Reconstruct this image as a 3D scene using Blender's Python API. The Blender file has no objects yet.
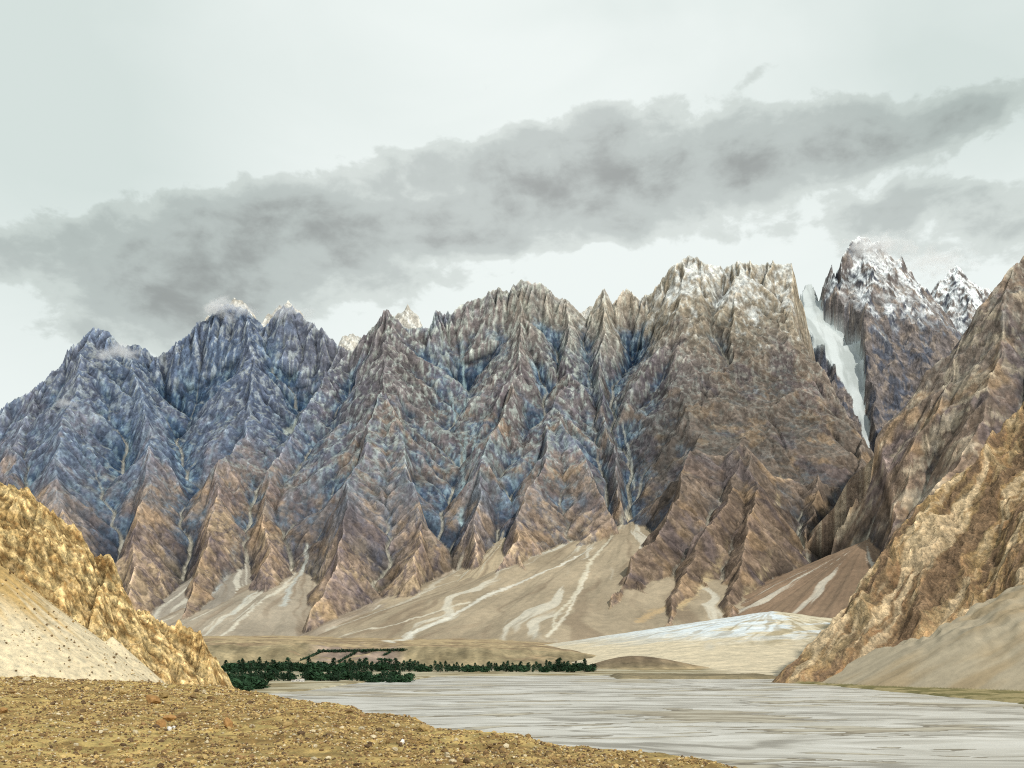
import bpy, math, random
import numpy as np
import time
T0 = time.time()

random.seed(7)
C = bpy.context.scene.collection
F = 1000.0          # focal length in pixels of a 1024 px wide frame
HZ = 645.0          # picture height of the horizon
CAMZ = 60.0         # eye height over the river
f32 = np.float32


def P(px, py, Y):
    """a point of the place measured from the photograph at distance Y"""
    return ((px - 512.0) / F * Y, float(Y), CAMZ + (HZ - py) / F * Y)


# ------------------------------------------------------------------ noise
class Noise:
    def __init__(s, seed):
        r = np.random.RandomState(seed)
        s.p = np.concatenate([r.permutation(256)] * 3).astype(np.int32)
        a = r.rand(256) * 2 * math.pi
        s.gx = np.cos(a).astype(f32)
        s.gy = np.sin(a).astype(f32)

    def __call__(s, x, y):
        xi = np.floor(x).astype(np.int32)
        yi = np.floor(y).astype(np.int32)
        fx = (x - xi).astype(f32)
        fy = (y - yi).astype(f32)
        xi &= 255
        yi &= 255
        p = s.p

        def g(ix, iy, dx, dy):
            h = p[ix + p[iy]]
            return s.gx[h] * dx + s.gy[h] * dy
        u = fx * fx * fx * (fx * (fx * 6 - 15) + 10)
        v = fy * fy * fy * (fy * (fy * 6 - 15) + 10)
        a = g(xi, yi, fx, fy)
        b = g(xi + 1, yi, fx - 1, fy)
        c = g(xi, yi + 1, fx, fy - 1)
        d = g(xi + 1, yi + 1, fx - 1, fy - 1)
        a = a + u * (b - a)
        c = c + u * (d - c)
        return (a + v * (c - a)) * 1.5


_nz = {}


def noise_of(seed):
    if seed not in _nz:
        _nz[seed] = Noise(seed)
    return _nz[seed]


def fbm(x, y, scale, octv=4, seed=1, gain=0.5, lac=2.03):
    x = x / scale
    y = y / scale
    t = 0
    amp = 1.0
    for k in range(octv):
        t = t + amp * noise_of(seed * 31 + k)(x + 17.3 * k, y - 9.1 * k)
        x = x * lac
        y = y * lac
        amp *= gain
    return t


def ridged(x, y, scale, octv=4, seed=1, gain=0.5, lac=2.07):
    """0..about 1, sharp crests"""
    x = x / scale
    y = y / scale
    t = 0
    amp = 0.5
    w = 1.0
    for k in range(octv):
        n = 1 - np.abs(noise_of(seed * 37 + k)(x + 5.7 * k, y + 3.3 * k)) * 1.4
        n = np.clip(n, 0, 1)
        n = n * n
        t = t + amp * n * w
        w = np.clip(n * 1.6, 0.25, 1)
        x = x * lac
        y = y * lac
        amp *= gain
    return t


def sstep(a, b, x):
    t = np.clip((x - a) / (b - a), 0, 1)
    return t * t * (3 - 2 * t)


def mixc(a, b, t):
    return a + (b - a) * t[..., None]


def col(r, g, b):
    return np.array([r, g, b], dtype=f32)


def srgb(r, g, b):
    def l(c):
        c /= 255.0
        return c / 12.92 if c <= 0.04045 else ((c + 0.055) / 1.055) ** 2.4
    return np.array([l(r), l(g), l(b)], dtype=f32)


def blur(a, n=1):
    for _ in range(n):
        p = np.pad(a, 1, mode='edge')
        a = (p[1:-1, 1:-1] * 4 + p[:-2, 1:-1] * 2 + p[2:, 1:-1] * 2 + p[1:-1, :-2] * 2 + p[1:-1, 2:] * 2
             + p[:-2, :-2] + p[2:, 2:] + p[:-2, 2:] + p[2:, :-2]) / 16.0
    return a


# ------------------------------------------------------------------ ridges
class Land:
    def __init__(s, x0, x1, y0, y1, res):
        s.xs = np.arange(x0, x1, res, dtype=f32)
        s.ys = np.arange(y0, y1, res, dtype=f32)
        s.res = res
        s.X, s.Y = np.meshgrid(s.xs, s.ys)
        s.wx = s.X
        s.wy = s.Y
        s.R = np.full(s.X.shape, -500.0, f32)

    def seg(s, a, b, k, reach=None, pw=0.94, kl=None):
        """raise the land to a ridge from a to b whose flanks fall at slope k"""
        ax, ay, az = a
        bx, by, bz = b
        sl = (slice(None), slice(None))
        if reach is not None:
            i0 = max(0, int((min(ax, bx) - reach - s.xs[0]) / s.res))
            i1 = int((max(ax, bx) + reach - s.xs[0]) / s.res) + 1
            j0 = max(0, int((min(ay, by) - reach - s.ys[0]) / s.res))
            j1 = int((max(ay, by) + reach - s.ys[0]) / s.res) + 1
            if i1 <= i0 or j1 <= j0:
                return
            sl = (slice(j0, j1), slice(i0, i1))
        x = s.wx[sl]
        y = s.wy[sl]
        if x.size == 0:
            return
        dx, dy = bx - ax, by - ay
        L2 = dx * dx + dy * dy + 1e-6
        t = np.clip(((x - ax) * dx + (y - ay) * dy) / L2, 0, 1)
        d = np.hypot(x - ax - t * dx, y - ay - t * dy)
        if kl is not None:
            # the flank on the other side may fall at a slope of its own
            cr = ((x - ax) * dy - (y - ay) * dx) / (math.sqrt(L2))
            k0 = kl + (k - kl) * sstep(25, -25, cr)
            t0 = ((x - ax) * dx + (y - ay) * dy) / L2
            e_ = np.clip((np.abs(t0 - 0.5) - 0.5) * math.sqrt(L2) / np.maximum(d, 1), 0, 1)
            k = k0 + (max(k, kl, 1.9) - k0) * sstep(0.25, 0.9, e_)
        z = az + t * (bz - az) - k * 100 * (d / 100) ** pw
        np.maximum(s.R[sl], z, out=s.R[sl])


def ridge_tree(land, pts, k, rng, jag=0.0, spacing=190.0, ln=(260, 620), second=True, sides=(-1, 1), tert=True, k2=1.25, reach=None, step=60.0, kl=None):
    """a main ridge with its side spurs and ribs"""
    fine = []
    for a, b in zip(pts[:-1], pts[1:]):
        L = math.dist(a, b)
        n = max(1, int(L / step))
        for i in range(n):
            t = i / n
            j = jag if 0 < i else 0
            fine.append(tuple(a[q] + (b[q] - a[q]) * t + (rng.uniform(-1, 1) * j * (1, 1, 1)[q] if j else 0) for q in range(3)))
    fine.append(pts[-1])
    for a, b in zip(fine[:-1], fine[1:]):
        land.seg(a, b, k, reach=reach, kl=kl)
    if not second:
        return
    acc = 0
    side = rng.choice([-1, 1])
    for a, b in zip(fine[:-1], fine[1:]):
        L = math.hypot(b[0] - a[0], b[1] - a[1]) + 1e-6
        acc += L
        if acc < spacing * rng.uniform(0.7, 1.2):
            continue
        acc = 0
        side = -side
        if side not in sides:
            continue
        ux, uy = (b[0] - a[0]) / L, (b[1] - a[1]) / L
        drop = (a[2] - b[2]) / L
        if drop < 0:
            ux, uy, drop = -ux, -uy, -drop
        ang = math.radians(rng.uniform(38, 66)) * side
        vx, vy = ux * math.cos(ang) - uy * math.sin(ang), ux * math.sin(ang) + uy * math.cos(ang)
        if vy > 0.55:
            continue
        ks = k if (kl is None or side > 0) else kl
        if ks > 2.1:
            continue
        rate = (ks * abs(math.sin(ang)) + drop * math.cos(ang)) * rng.uniform(0.88, 0.97)
        n = int(rng.uniform(*ln) / 60)
        p = a
        chain = [p]
        for q in range(n):
            h = rng.uniform(-0.3, 0.3)
            cx, cy = vx * math.cos(h) - vy * math.sin(h), vx * math.sin(h) + vy * math.cos(h)
            p = (p[0] + cx * 60, p[1] + cy * 60, p[2] - rate * 60 * rng.uniform(0.6, 1.3))
            chain.append(p)
        for c, d in zip(chain[:-1], chain[1:]):
            land.seg(c, d, k2, reach=800)
        if not tert:
            continue
        for q in range(1, len(chain) - 1):
            for sd in (-1, 1):
                if rng.random() < 0.7:
                    continue
                an = math.radians(rng.uniform(35, 60)) * sd
                tx, ty = vx * math.cos(an) - vy * math.sin(an), vx * math.sin(an) + vy * math.cos(an)
                rt = (k2 * abs(math.sin(an)) + rate * math.cos(an)) * rng.uniform(0.72, 0.86)
                c = chain[q]
                for w in range(rng.randint(1, 3)):
                    d = (c[0] + tx * 50, c[1] + ty * 50, c[2] - rt * 50)
                    land.seg(c, d, k2 * 1.1, reach=300)
                    c = d


def flow(Hh, res, n, steps, rng, inertia=0.25, carve=0.0, batches=4, mask=None):
    """run drops of water down the land; returns how much passes everywhere, and the carved land"""
    H = Hh.astype(f32).copy()
    h, w = H.shape
    tot = np.zeros(h * w, f32)
    for b in range(batches):
        S = blur(H, 1)
        gy, gx = np.gradient(S, res)
        gx = gx.ravel()
        gy = gy.ravel()
        x = rng.rand(n) * (w - 3) + 1
        y = rng.rand(n) * (h - 3) + 1
        dx = np.zeros(n)
        dy = np.zeros(n)
        cnt = np.zeros(h * w, f32)
        for st in range(steps):
            i = np.clip(y.astype(np.int32), 0, h - 1) * w + np.clip(x.astype(np.int32), 0, w - 1)
            dx = dx * inertia - gx[i] * (1 - inertia)
            dy = dy * inertia - gy[i] * (1 - inertia)
            L = np.hypot(dx, dy) + 1e-6
            x = x + dx / L
            y = y + dy / L
            ok = (x > 1) & (x < w - 2) & (y > 1) & (y < h - 2)
            x = x[ok]
            y = y[ok]
            dx = dx[ok]
            dy = dy[ok]
            if st > 6:
                i = y.astype(np.int32) * w + x.astype(np.int32)
                cnt += np.bincount(i, minlength=h * w).astype(f32)
        tot += cnt
        if carve:
            c = np.clip(np.log1p(cnt.reshape(h, w)) - 2.4, 0, 5)
            c = blur(c, 2)
            if mask is not None:
                c = c * mask
            H = H - carve * c
    return blur((tot / batches).reshape(h, w), 1), H


# ------------------------------------------------------------------ meshes
def link_mesh(name, verts, faces, mat, parent=None, smooth=False, colors=None, nper=4, mats=None, matidx=None):
    me = bpy.data.meshes.new(name)
    verts = np.asarray(verts, dtype=f32).reshape(-1, 3)
    faces = np.asarray(faces, dtype=np.int32).reshape(-1, nper)
    me.vertices.add(len(verts))
    me.vertices.foreach_set('co', verts.ravel())
    me.loops.add(faces.size)
    me.loops.foreach_set('vertex_index', faces.ravel())
    me.polygons.add(len(faces))
    me.polygons.foreach_set('loop_start', np.arange(0, faces.size, nper, dtype=np.int32))
    me.polygons.foreach_set('use_smooth', np.full(len(faces), smooth, dtype=bool))
    if colors is not None:
        at = me.color_attributes.new('tint', 'FLOAT_COLOR', 'POINT')
        c4 = np.ones((len(verts), 4), f32)
        c4[:, :3] = np.asarray(colors, dtype=f32).reshape(-1, 3)
        at.data.foreach_set('color', c4.ravel())
    for m in (mats or [mat]):
        me.materials.append(m)
    if matidx is not None:
        me.polygons.foreach_set('material_index', np.asarray(matidx, dtype=np.int32))
    me.update(calc_edges=True)
    o = bpy.data.objects.new(name, me)
    C.objects.link(o)
    if parent:
        o.parent = parent
    return o


def grid_mesh(name, X, Y, Z, mat, colors, keep=None, smooth=False, mat2=None, where2=None):
    h, w = X.shape
    V = np.stack([X, Y, Z], -1).reshape(-1, 3)
    idx = np.arange(h * w).reshape(h, w)
    q = np.stack([idx[:-1, :-1], idx[:-1, 1:], idx[1:, 1:], idx[1:, :-1]], -1).reshape(-1, 4)
    mi = None
    if mat2 is not None:
        mi = where2[:-1, :-1].ravel().astype(np.int32)
    if keep is not None:
        k = keep[:-1, :-1].ravel()
        q = q[k]
        if mi is not None:
            mi = mi[k]
        used = np.zeros(h * w, bool)
        used[q.ravel()] = True
        re = np.cumsum(used) - 1
        q = re[q]
        V = V[used]
        colors = colors.reshape(-1, 3)[used]
    return link_mesh(name, V, q, mat, colors=colors, smooth=smooth, mats=[mat, mat2] if mat2 else None, matidx=mi)


def setting(o):
    o['kind'] = 'structure'
    return o


def tag(o, label, cat, group=None, kind=None):
    o['label'] = label
    o['category'] = cat
    if group:
        o['group'] = group
    if kind:
        o['kind'] = kind
    return o


# ------------------------------------------------------------------ materials
def nodes_of(name):
    m = bpy.data.materials.new(name)
    m.use_nodes = True
    nt = m.node_tree
    b = nt.nodes['Principled BSDF']
    b.inputs['Roughness'].default_value = 0.95
    b.inputs['Specular IOR Level'].default_value = 0.08
    return m, nt, b


def terrain_mat(name, s1, s2, lo=0.75, hi=1.3, bump=1.0, bdist=1.0, stretch=(1, 1, 1), warm=0.0, rough=0.95, tint=True, facet=0.0):
    """tint of the land times two sizes of grain, with relief"""
    m, nt, b = nodes_of(name)
    N = nt.nodes.new
    Lk = nt.links.new
    at = N('ShaderNodeVertexColor')
    at.layer_name = 'tint'
    tc = N('ShaderNodeNewGeometry')
    mp = N('ShaderNodeMapping')
    mp.inputs['Scale'].default_value = stretch
    Lk(tc.outputs['Position'], mp.inputs['Vector'])
    n1 = N('ShaderNodeTexNoise')
    n1.inputs['Scale'].default_value = 1 / s1
    n1.inputs['Detail'].default_value = 9
    n1.inputs['Roughness'].default_value = 0.62
    Lk(mp.outputs[0], n1.inputs['Vector'])
    n2 = N('ShaderNodeTexNoise')
    n2.inputs['Scale'].default_value = 1 / s2
    n2.inputs['Detail'].default_value = 4
    n2.inputs['Roughness'].default_value = 0.7
    Lk(mp.outputs[0], n2.inputs['Vector'])
    ad = N('ShaderNodeMath')
    ad.operation = 'MULTIPLY_ADD'
    Lk(n1.outputs[0], ad.inputs[0])
    ad.inputs[1].default_value = 0.5
    hf = N('ShaderNodeMath')
    hf.operation = 'MULTIPLY'
    Lk(n2.outputs[0], hf.inputs[0])
    hf.inputs[1].default_value = 0.5
    Lk(hf.outputs[0], ad.inputs[2])
    mr = N('ShaderNodeMapRange')
    mr.inputs['From Min'].default_value = 0.33
    mr.inputs['From Max'].default_value = 0.67
    mr.inputs['To Min'].default_value = lo
    mr.inputs['To Max'].default_value = hi
    Lk(ad.outputs[0], mr.inputs['Value'])
    mx = N('ShaderNodeMix')
    mx.data_type = 'RGBA'
    mx.blend_type = 'MULTIPLY'
    mx.inputs[0].default_value = 1
    Lk(at.outputs['Color'], mx.inputs[6])
    cb = N('ShaderNodeCombineColor')
    for i, w in enumerate((1 + warm, 1, 1 - warm)):
        pw = N('ShaderNodeMath')
        pw.operation = 'POWER'
        Lk(mr.outputs[0], pw.inputs[0])
        pw.inputs[1].default_value = w
        Lk(pw.outputs[0], cb.inputs[i])
    Lk(cb.outputs[0], mx.inputs[7])
    Lk(mx.outputs[2], b.inputs['Base Color'])
    bp = N('ShaderNodeBump')
    bp.inputs['Strength'].default_value = bump
    bp.inputs['Distance'].default_value = bdist
    Lk(ad.outputs[0], bp.inputs['Height'])
    Lk(bp.outputs[0], b.inputs['Normal'])
    b.inputs['Roughness'].default_value = rough
    if facet:
        # broken blocks of two sizes: every block a little lighter or darker, with cracks between
        wv = N('ShaderNodeVectorMath')
        wv.operation = 'MULTIPLY_ADD'
        Lk(n1.outputs['Color'], wv.inputs[0])
        wv.inputs[1].default_value = (s1 * 0.9,) * 3
        Lk(mp.outputs[0], wv.inputs[2])
        prev = mx.outputs[2]
        hprev = ad.outputs[0]
        for q, (sz, lo_, hi_) in enumerate(((s1 * 0.55, 0.78, 1.26), (s2 * 0.8, 0.72, 1.38))):
            sq = N('ShaderNodeVectorMath')
            sq.operation = 'MULTIPLY'
            Lk(wv.outputs[0], sq.inputs[0])
            sq.inputs[1].default_value = (1.0, 0.8, 0.55)
            vo = N('ShaderNodeTexVoronoi')
            vo.inputs['Scale'].default_value = 1 / sz
            Lk(sq.outputs[0], vo.inputs['Vector'])
            sc_ = N('ShaderNodeSeparateColor')
            Lk(vo.outputs['Color'], sc_.inputs[0])
            mr2 = N('ShaderNodeMapRange')
            mr2.inputs['To Min'].default_value = 1 + (lo_ - 1) * facet
            mr2.inputs['To Max'].default_value = 1 + (hi_ - 1) * facet
            Lk(sc_.outputs[0], mr2.inputs['Value'])
            vm = N('ShaderNodeVectorMath')
            vm.operation = 'SCALE'
            Lk(prev, vm.inputs[0])
            Lk(mr2.outputs[0], vm.inputs['Scale'])
            prev = vm.outputs[0]
            h2 = N('ShaderNodeMath')
            h2.operation = 'MULTIPLY_ADD'
            Lk(vo.outputs['Distance'], h2.inputs[0])
            h2.inputs[1].default_value = -0.38 * facet * (1.0 if q == 0 else 0.5)
            Lk(hprev, h2.inputs[2])
            hprev = h2.outputs[0]
        Lk(prev, b.inputs['Base Color'])
        Lk(hprev, bp.inputs['Height'])
    return m


def flat_mat(name, c, var=0.3, scale=3.0, rough=0.9, bump=0.3, bdist=0.05):
    m, nt, b = nodes_of(name)
    N = nt.nodes.new
    Lk = nt.links.new
    tc = N('ShaderNodeTexCoord')
    n = N('ShaderNodeTexNoise')
    n.inputs['Scale'].default_value = scale
    n.inputs['Detail'].default_value = 6
    n.inputs['Roughness'].default_value = 0.65
    Lk(tc.outputs['Object'], n.inputs['Vector'])
    oi = N('ShaderNodeObjectInfo')
    rp = N('ShaderNodeMapRange')
    rp.inputs['From Min'].default_value = 0.3
    rp.inputs['From Max'].default_value = 0.7
    rp.inputs['To Min'].default_value = 1 - var
    rp.inputs['To Max'].default_value = 1 + var
    Lk(n.outputs[0], rp.inputs['Value'])
    r2 = N('ShaderNodeMapRange')
    r2.inputs['To Min'].default_value = 1 - var * 0.6
    r2.inputs['To Max'].default_value = 1 + var * 0.6
    Lk(oi.outputs['Random'], r2.inputs['Value'])
    mu = N('ShaderNodeMath')
    mu.operation = 'MULTIPLY'
    Lk(rp.outputs[0], mu.inputs[0])
    Lk(r2.outputs[0], mu.inputs[1])
    vm = N('ShaderNodeVectorMath')
    vm.operation = 'SCALE'
    vm.inputs[0].default_value = c
    Lk(mu.outputs[0], vm.inputs['Scale'])
    Lk(vm.outputs[0], b.inputs['Base Color'])
    bp = N('ShaderNodeBump')
    bp.inputs['Strength'].default_value = bump
    bp.inputs['Distance'].default_value = bdist
    Lk(n.outputs[0], bp.inputs['Height'])
    Lk(bp.outputs[0], b.inputs['Normal'])
    b.inputs['Roughness'].default_value = rough
    return m


M_rock = terrain_mat('mountain rock', 90, 22, 0.62, 1.42, 1.0, 16, warm=0.06, facet=0.75)
M_scree = terrain_mat('scree', 40, 8, 0.8, 1.22, 0.4, 3.0, warm=0.05)
M_fine = terrain_mat('fine scree', 8, 1.0, 0.85, 1.18, 0.4, 0.3, warm=0.05)
M_ice = terrain_mat('old snow', 60, 14, 0.92, 1.07, 0.3, 4.0)
M_near = terrain_mat('near rock', 16, 3.5, 0.6, 1.5, 0.9, 4.5, warm=0.10, facet=0.8)
M_hill = terrain_mat('ochre rock', 3.6, 0.9, 0.5, 1.55, 1.0, 1.1, warm=0.12, facet=1.0)
M_soil = terrain_mat('gravelly soil', 1.2, 0.16, 0.5, 1.5, 0.8, 0.14, warm=0.12)
M_valley = terrain_mat('valley ground', 26, 5, 0.6, 1.4, 0.4, 3.0, stretch=(0.5, 1, 1), warm=0.08)

# ------------------------------------------------------------------ the valley shape, shared by all sheets


def px_of(x, y):
    return 512 + x / y * F


PX_T = [-200, 180, 230, 300, 330, 420, 520, 570, 600, 630, 700, 1300]
TH_T = [60, 60, 62, 60, 57, 54, 50, 42, 26, 14, 10, 10]
SH_X = [-3000, -380, -270, -248, -228, -170, -140, 250, 330, 420, 1000, 3000]
SH_Y = [1000, 1000, 1280, 1500, 1640, 1700, 1900, 1950, 1950, 1960, 2000, 2000]


def valley(x, y):
    px = px_of(x, np.maximum(y, 300))
    shore = np.interp(x, SH_X, SH_Y) + 14 * fbm(x, y, 200, 3, 91)
    z = -2.0 + 4.0 * sstep(-20, 45, y - shore)
    th = np.interp(px, PX_T, TH_T).astype(f32)
    th = th * (1 + 0.12 * fbm(x, y, 160, 3, 92))
    edge = 2470 + 60 * fbm(x, y, 300, 4, 93)
    wd = 190.0
    z = z + (th - 2) * sstep(0, 1, (y - edge) / wd) + 2.2 * fbm(x, y, 60, 3, 94) * sstep(-40, 60, y - edge)
    z = z + np.clip(y - edge - wd, 0, 4000) * 0.018
    # low brown mound beside the end of the tree belt
    mx, my, _ = P(655, 650, 2350)
    z = z + 24 * np.exp(-(((x - mx) / 105) ** 2) - ((y - my) / 60) ** 2) + 17 * np.exp(-(((x - mx + 90) / 80) ** 2) - ((y - my) / 50) ** 2)
    # low gravel banks at the far shore of the river
    bx, by, _ = P(694, 677, 1840)
    ang = np.abs(x - bx) / 150
    z = np.maximum(z, -2 + 7.5 * sstep(1.05, 0.9, ang) * sstep(95, 78, np.abs(y - by) + 8 * fbm(x, y, 40, 2, 98)) + 0.8 * fbm(x, y, 20, 3, 95) * (ang < 1.2))
    return z.astype(f32)


# ------------------------------------------------------------------ fans of scree: apex, slope, colour, pale streams
FANS = [
    # px, py, Y, slope, tint, reach
    (632, 511, 6480, 0.345, (158, 145, 122), (0, 1.6)),
    (456, 562, 6000, 0.34, (154, 142, 124), (0, 0.3)),
    (505, 537, 6000, 0.46, (170, 156, 130), (0.4, 0.8)),
    (306, 560, 6200, 0.36, (158, 148, 130), (0, 0.5)),
    (240, 545, 6300, 0.46, (150, 143, 130), (0.6, 0.4)),
    (155, 600, 5600, 0.34, (152, 140, 124), (0, 0)),
    (776, 515, 5650, 0.80, (168, 150, 120), (1.0, 1.6)),
    (708, 548, 5250, 0.80, (166, 148, 118), (1.2, 1.5)),
    (866, 540, 4900, 0.42, (132, 112, 92), (0, 0.2)),
    (930, 530, 4300, 0.52, (142, 122, 98), (3.0, 0)),
]

CREST = [(-150, 470, 7000), (-60, 435, 7200), (0, 405, 7400), (40, 378, 7500), (70, 350, 7600), (95, 322, 7700), (110, 328, 7750), (122, 342, 7800), (150, 352, 7900),
         (165, 345, 7950), (185, 335, 8000), (205, 322, 8050), (232, 303, 8100), (250, 308, 8100), (262, 326, 8100),
         (275, 312, 8100), (290, 305, 8100), (310, 322, 8050), (335, 345, 8000), (350, 350, 7950), (372, 327, 7900), (388, 310, 7850),
         (406, 326, 7900), (430, 322, 7950), (437, 308, 8000), (448, 316, 8050), (470, 300, 8050), (490, 283, 8050), (507, 290, 8050),
         (520, 282, 8050), (545, 286, 8050), (565, 300, 8050), (585, 322, 8050), (593, 305, 8000), (603, 284, 8000), (613, 303, 8050),
         (625, 288, 8100), (640, 300, 8100), (654, 292, 8000), (670, 270, 7950), (690, 254, 7900), (708, 260, 7900), (722, 270, 7950),
         (736, 257, 7950), (762, 263, 7950), (790, 262, 7900), (798, 282, 7850)]
SPURS = [
    [(40, 378, 7500), (20, 430, 6900), (5, 500, 6000), (-20, 560, 5300)],
    [(95, 322, 7700), (80, 365, 7300), (68, 405, 6900), (62, 428, 6600), (58, 470, 6200), (62, 520, 5700), (70, 570, 5200)],
    [(122, 342, 7800), (132, 370, 7450), (143, 400, 7100), (148, 430, 6800), (150, 480, 6250), (138, 530, 5650), (128, 590, 5000)],
    [(185, 335, 8000), (200, 380, 7500), (212, 420, 7100)],
    [(250, 308, 8100), (252, 350, 7700), (252, 385, 7350), (240, 430, 6850), (218, 475, 6350), (207, 530, 5750), (195, 580, 5200), (185, 612, 4900)],
    [(292, 306, 8100), (285, 350, 7650), (270, 400, 7150), (262, 440, 6700)],
    [(345, 348, 7950), (318, 393, 7400), (292, 425, 7000), (275, 460, 6600), (266, 510, 6050), (262, 560, 5500), (262, 585, 5250)],
    [(388, 310, 7850), (386, 350, 7500), (382, 385, 7150), (372, 430, 6650), (350, 475, 6150), (345, 530, 5600), (330, 580, 5100), (315, 615, 4800)],
    [(382, 385, 7150), (398, 430, 6700), (412, 490, 6100), (420, 540, 5600), (415, 575, 5250)],
    [(350, 475, 6150), (375, 530, 5600), (385, 595, 4950)],
    [(437, 308, 8000), (442, 350, 7600), (432, 400, 7100), (438, 450, 6600), (445, 500, 6050)],
    [(490, 283, 8050), (485, 330, 7650), (470, 370, 7300)],
    [(520, 283, 8050), (524, 330, 7600), (520, 370, 7200), (502, 410, 6800), (485, 460, 6300), (478, 510, 5800), (474, 555, 5350)],
    [(565, 300, 8050), (572, 345, 7550), (568, 380, 7200), (555, 405, 6900), (545, 450, 6400), (528, 500, 5850), (508, 545, 5350), (492, 578, 5050)],
    [(555, 405, 6900), (575, 440, 6500), (595, 480, 6050), (610, 515, 5750)],
    [(555, 440, 6500), (560, 500, 5850), (565, 545, 5350)],
    [(603, 284, 8000), (607, 330, 7550), (600, 375, 7150), (604, 420, 6700), (614, 465, 6250), (622, 498, 5950)],
    [(654, 292, 8000), (650, 340, 7550), (640, 390, 7100), (655, 440, 6600)],
    [(690, 254, 7900), (688, 290, 7550), (684, 330, 7200), (690, 370, 6850), (694, 410, 6450)],
    [(736, 257, 7950), (742, 290, 7600), (740, 330, 7250), (728, 375, 6850), (706, 430, 6350), (680, 485, 5800), (650, 540, 5300), (622, 585, 4950), (598, 614, 4700)],
    [(728, 375, 6850), (735, 430, 6300), (728, 490, 5750), (700, 545, 5250), (672, 600, 4750), (662, 622, 4500)],
    [(735, 430, 6300), (752, 490, 5700), (742, 545, 5200), (735, 590, 4800), (732, 612, 4600)],
    [(795, 268, 7900), (796, 310, 7500), (806, 350, 7100), (818, 400, 6600), (822, 450, 6150), (815, 510, 5600), (800, 560, 5150), (795, 592, 4850)],
    [(806, 350, 7100), (836, 392, 6750), (862, 425, 6450), (890, 458, 6150), (912, 488, 5900)],
    [(862, 425, 6450), (862, 480, 5850), (855, 530, 5400), (848, 560, 5100)],
    [(822, 450, 6150), (845, 500, 5650), (835, 560, 5050)],
    # brown mountain on the near side of the side valley
    [(1120, 180, 5400), (1060, 225, 5300), (1018, 258, 5200), (985, 300, 5150), (955, 342, 5150), (928, 368, 5150), (908, 402, 5150), (884, 436, 5150)],
    [(1018, 258, 5200), (1000, 330, 4900), (980, 400, 4600), (950, 460, 4400), (915, 520, 4200), (885, 565, 4050)],
    [(1060, 225, 5300), (1050, 340, 4700), (1020, 450, 4200), (970, 530, 3900)],
    [(955, 342, 5150), (940, 410, 4850), (905, 480, 4650)],
]

# slopes of the two flanks of every spur, the one towards the left of the photograph first
FLANK = [(1.7, 1.3), (1.5, 1.0), (2.4, 1.2), (1.9, 1.9), (2.6, 1.1), (1.8, 1.8), (2.1, 1.2), (2.5, 1.0), (1.0, 2.5), (1.2, 1.2), (1.9, 1.9), (2.2, 2.2), (2, 2), (2.6, 1.0), (1.0, 2.5), (1.1, 1.1), (2.2, 2.4), (2, 2), (1.8, 1.6), (2.9, 1.0), (1.15, 1.15), (1.15, 1.15), (1.2, 2.4), (1.3, 2.4), (1.5, 1.8), (1.4, 1.4)]

rng = random.Random(11)
L = Land(-5000, 5000, 3250, 8700, 7.0)
X, Y = L.X, L.Y
L.wx = X + 42 * fbm(X, Y, 520, 3, 3) + 14 * fbm(X, Y, 110, 2, 4)
L.wy = Y + 42 * fbm(X, Y, 520, 3, 5) + 14 * fbm(X, Y, 110, 2, 6)
# crest points were measured where they are seen: undo the warp by only warping away from the crest line
crest = [P(*c) for c in CREST]
ridge_tree(L, crest, 2.5, rng, jag=26, spacing=230, ln=(120, 380), k2=1.8, reach=2700, step=110.0)
for n_, s_ in enumerate(SPURS[:-4]):
    if n_ in (3, 5, 9, 10, 11, 15, 17, 25):
        continue
    near = 1.08 if n_ in (19, 20, 21) else 0.97 if n_ in (22, 25) else (0.96 if n_ in (13, 14, 7, 8) else 0.90)
    pts = [P(q[0], q[1], q[2] if q[2] > 8000 else 8000 - (8000 - q[2]) * near) for q in s_]
    ridge_tree(L, pts, FLANK[n_][1], rng, kl=FLANK[n_][0], jag=14, spacing=260 if n_ in (19, 20, 21, 22, 23) else 420, ln=(200, 460), k2=1.5, reach=2200, step=150.0,
               sides=(-1,) if n_ in (22, 23) else (-1, 1))
# small pinnacles along the crest
for a, b in zip(crest[:-1], crest[1:]):
    for _ in range(2):
        t = rng.random()
        q = [a[i] + (b[i] - a[i]) * t for i in range(3)]
        h = rng.uniform(0, 32)
        L.seg((q[0], q[1], q[2] + h), (q[0] + rng.uniform(-40, 40), q[1] - 90, q[2] - 90), rng.uniform(2.2, 3.4), reach=160)
R = L.R
cut = [P(800, 262, 8600), P(800, 264, 7900), P(802, 322, 7500), P(834, 375, 7100), P(860, 420, 6700), P(914, 490, 6100)]
cy = [q[1] for q in cut][::-1]
cxx = np.interp(Y + 60 * fbm(X, Y, 160, 3, 12), cy, [q[0] for q in cut][::-1])
czz = np.interp(Y, cy, [q[2] for q in cut][::-1])
R = np.where(Y > 6000, np.minimum(R, czz + 40 - 4.5 * np.clip(X - cxx + 70, 0, 1e4)), R)
L2 = Land(-5000, 5000, 3250, 8700, 7.0)
L2.wx, L2.wy = L.wx, L.wy
for s_ in SPURS[-4:]:
    ridge_tree(L2, [P(*q) for q in s_], 1.6, rng, jag=20, spacing=230, ln=(200, 420), k2=1.7, reach=1500, step=120.0)
cut = [P(1010, 262, 5400), P(884, 434, 5150), P(905, 490, 4700), P(892, 540, 4300), P(874, 575, 4000)]
cy = [q[1] for q in cut][::-1]
cxx = np.interp(Y + 50 * fbm(X, Y, 160, 3, 13), cy, [q[0] for q in cut][::-1])
czz = np.interp(Y, cy, [q[2] for q in cut][::-1])
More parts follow.
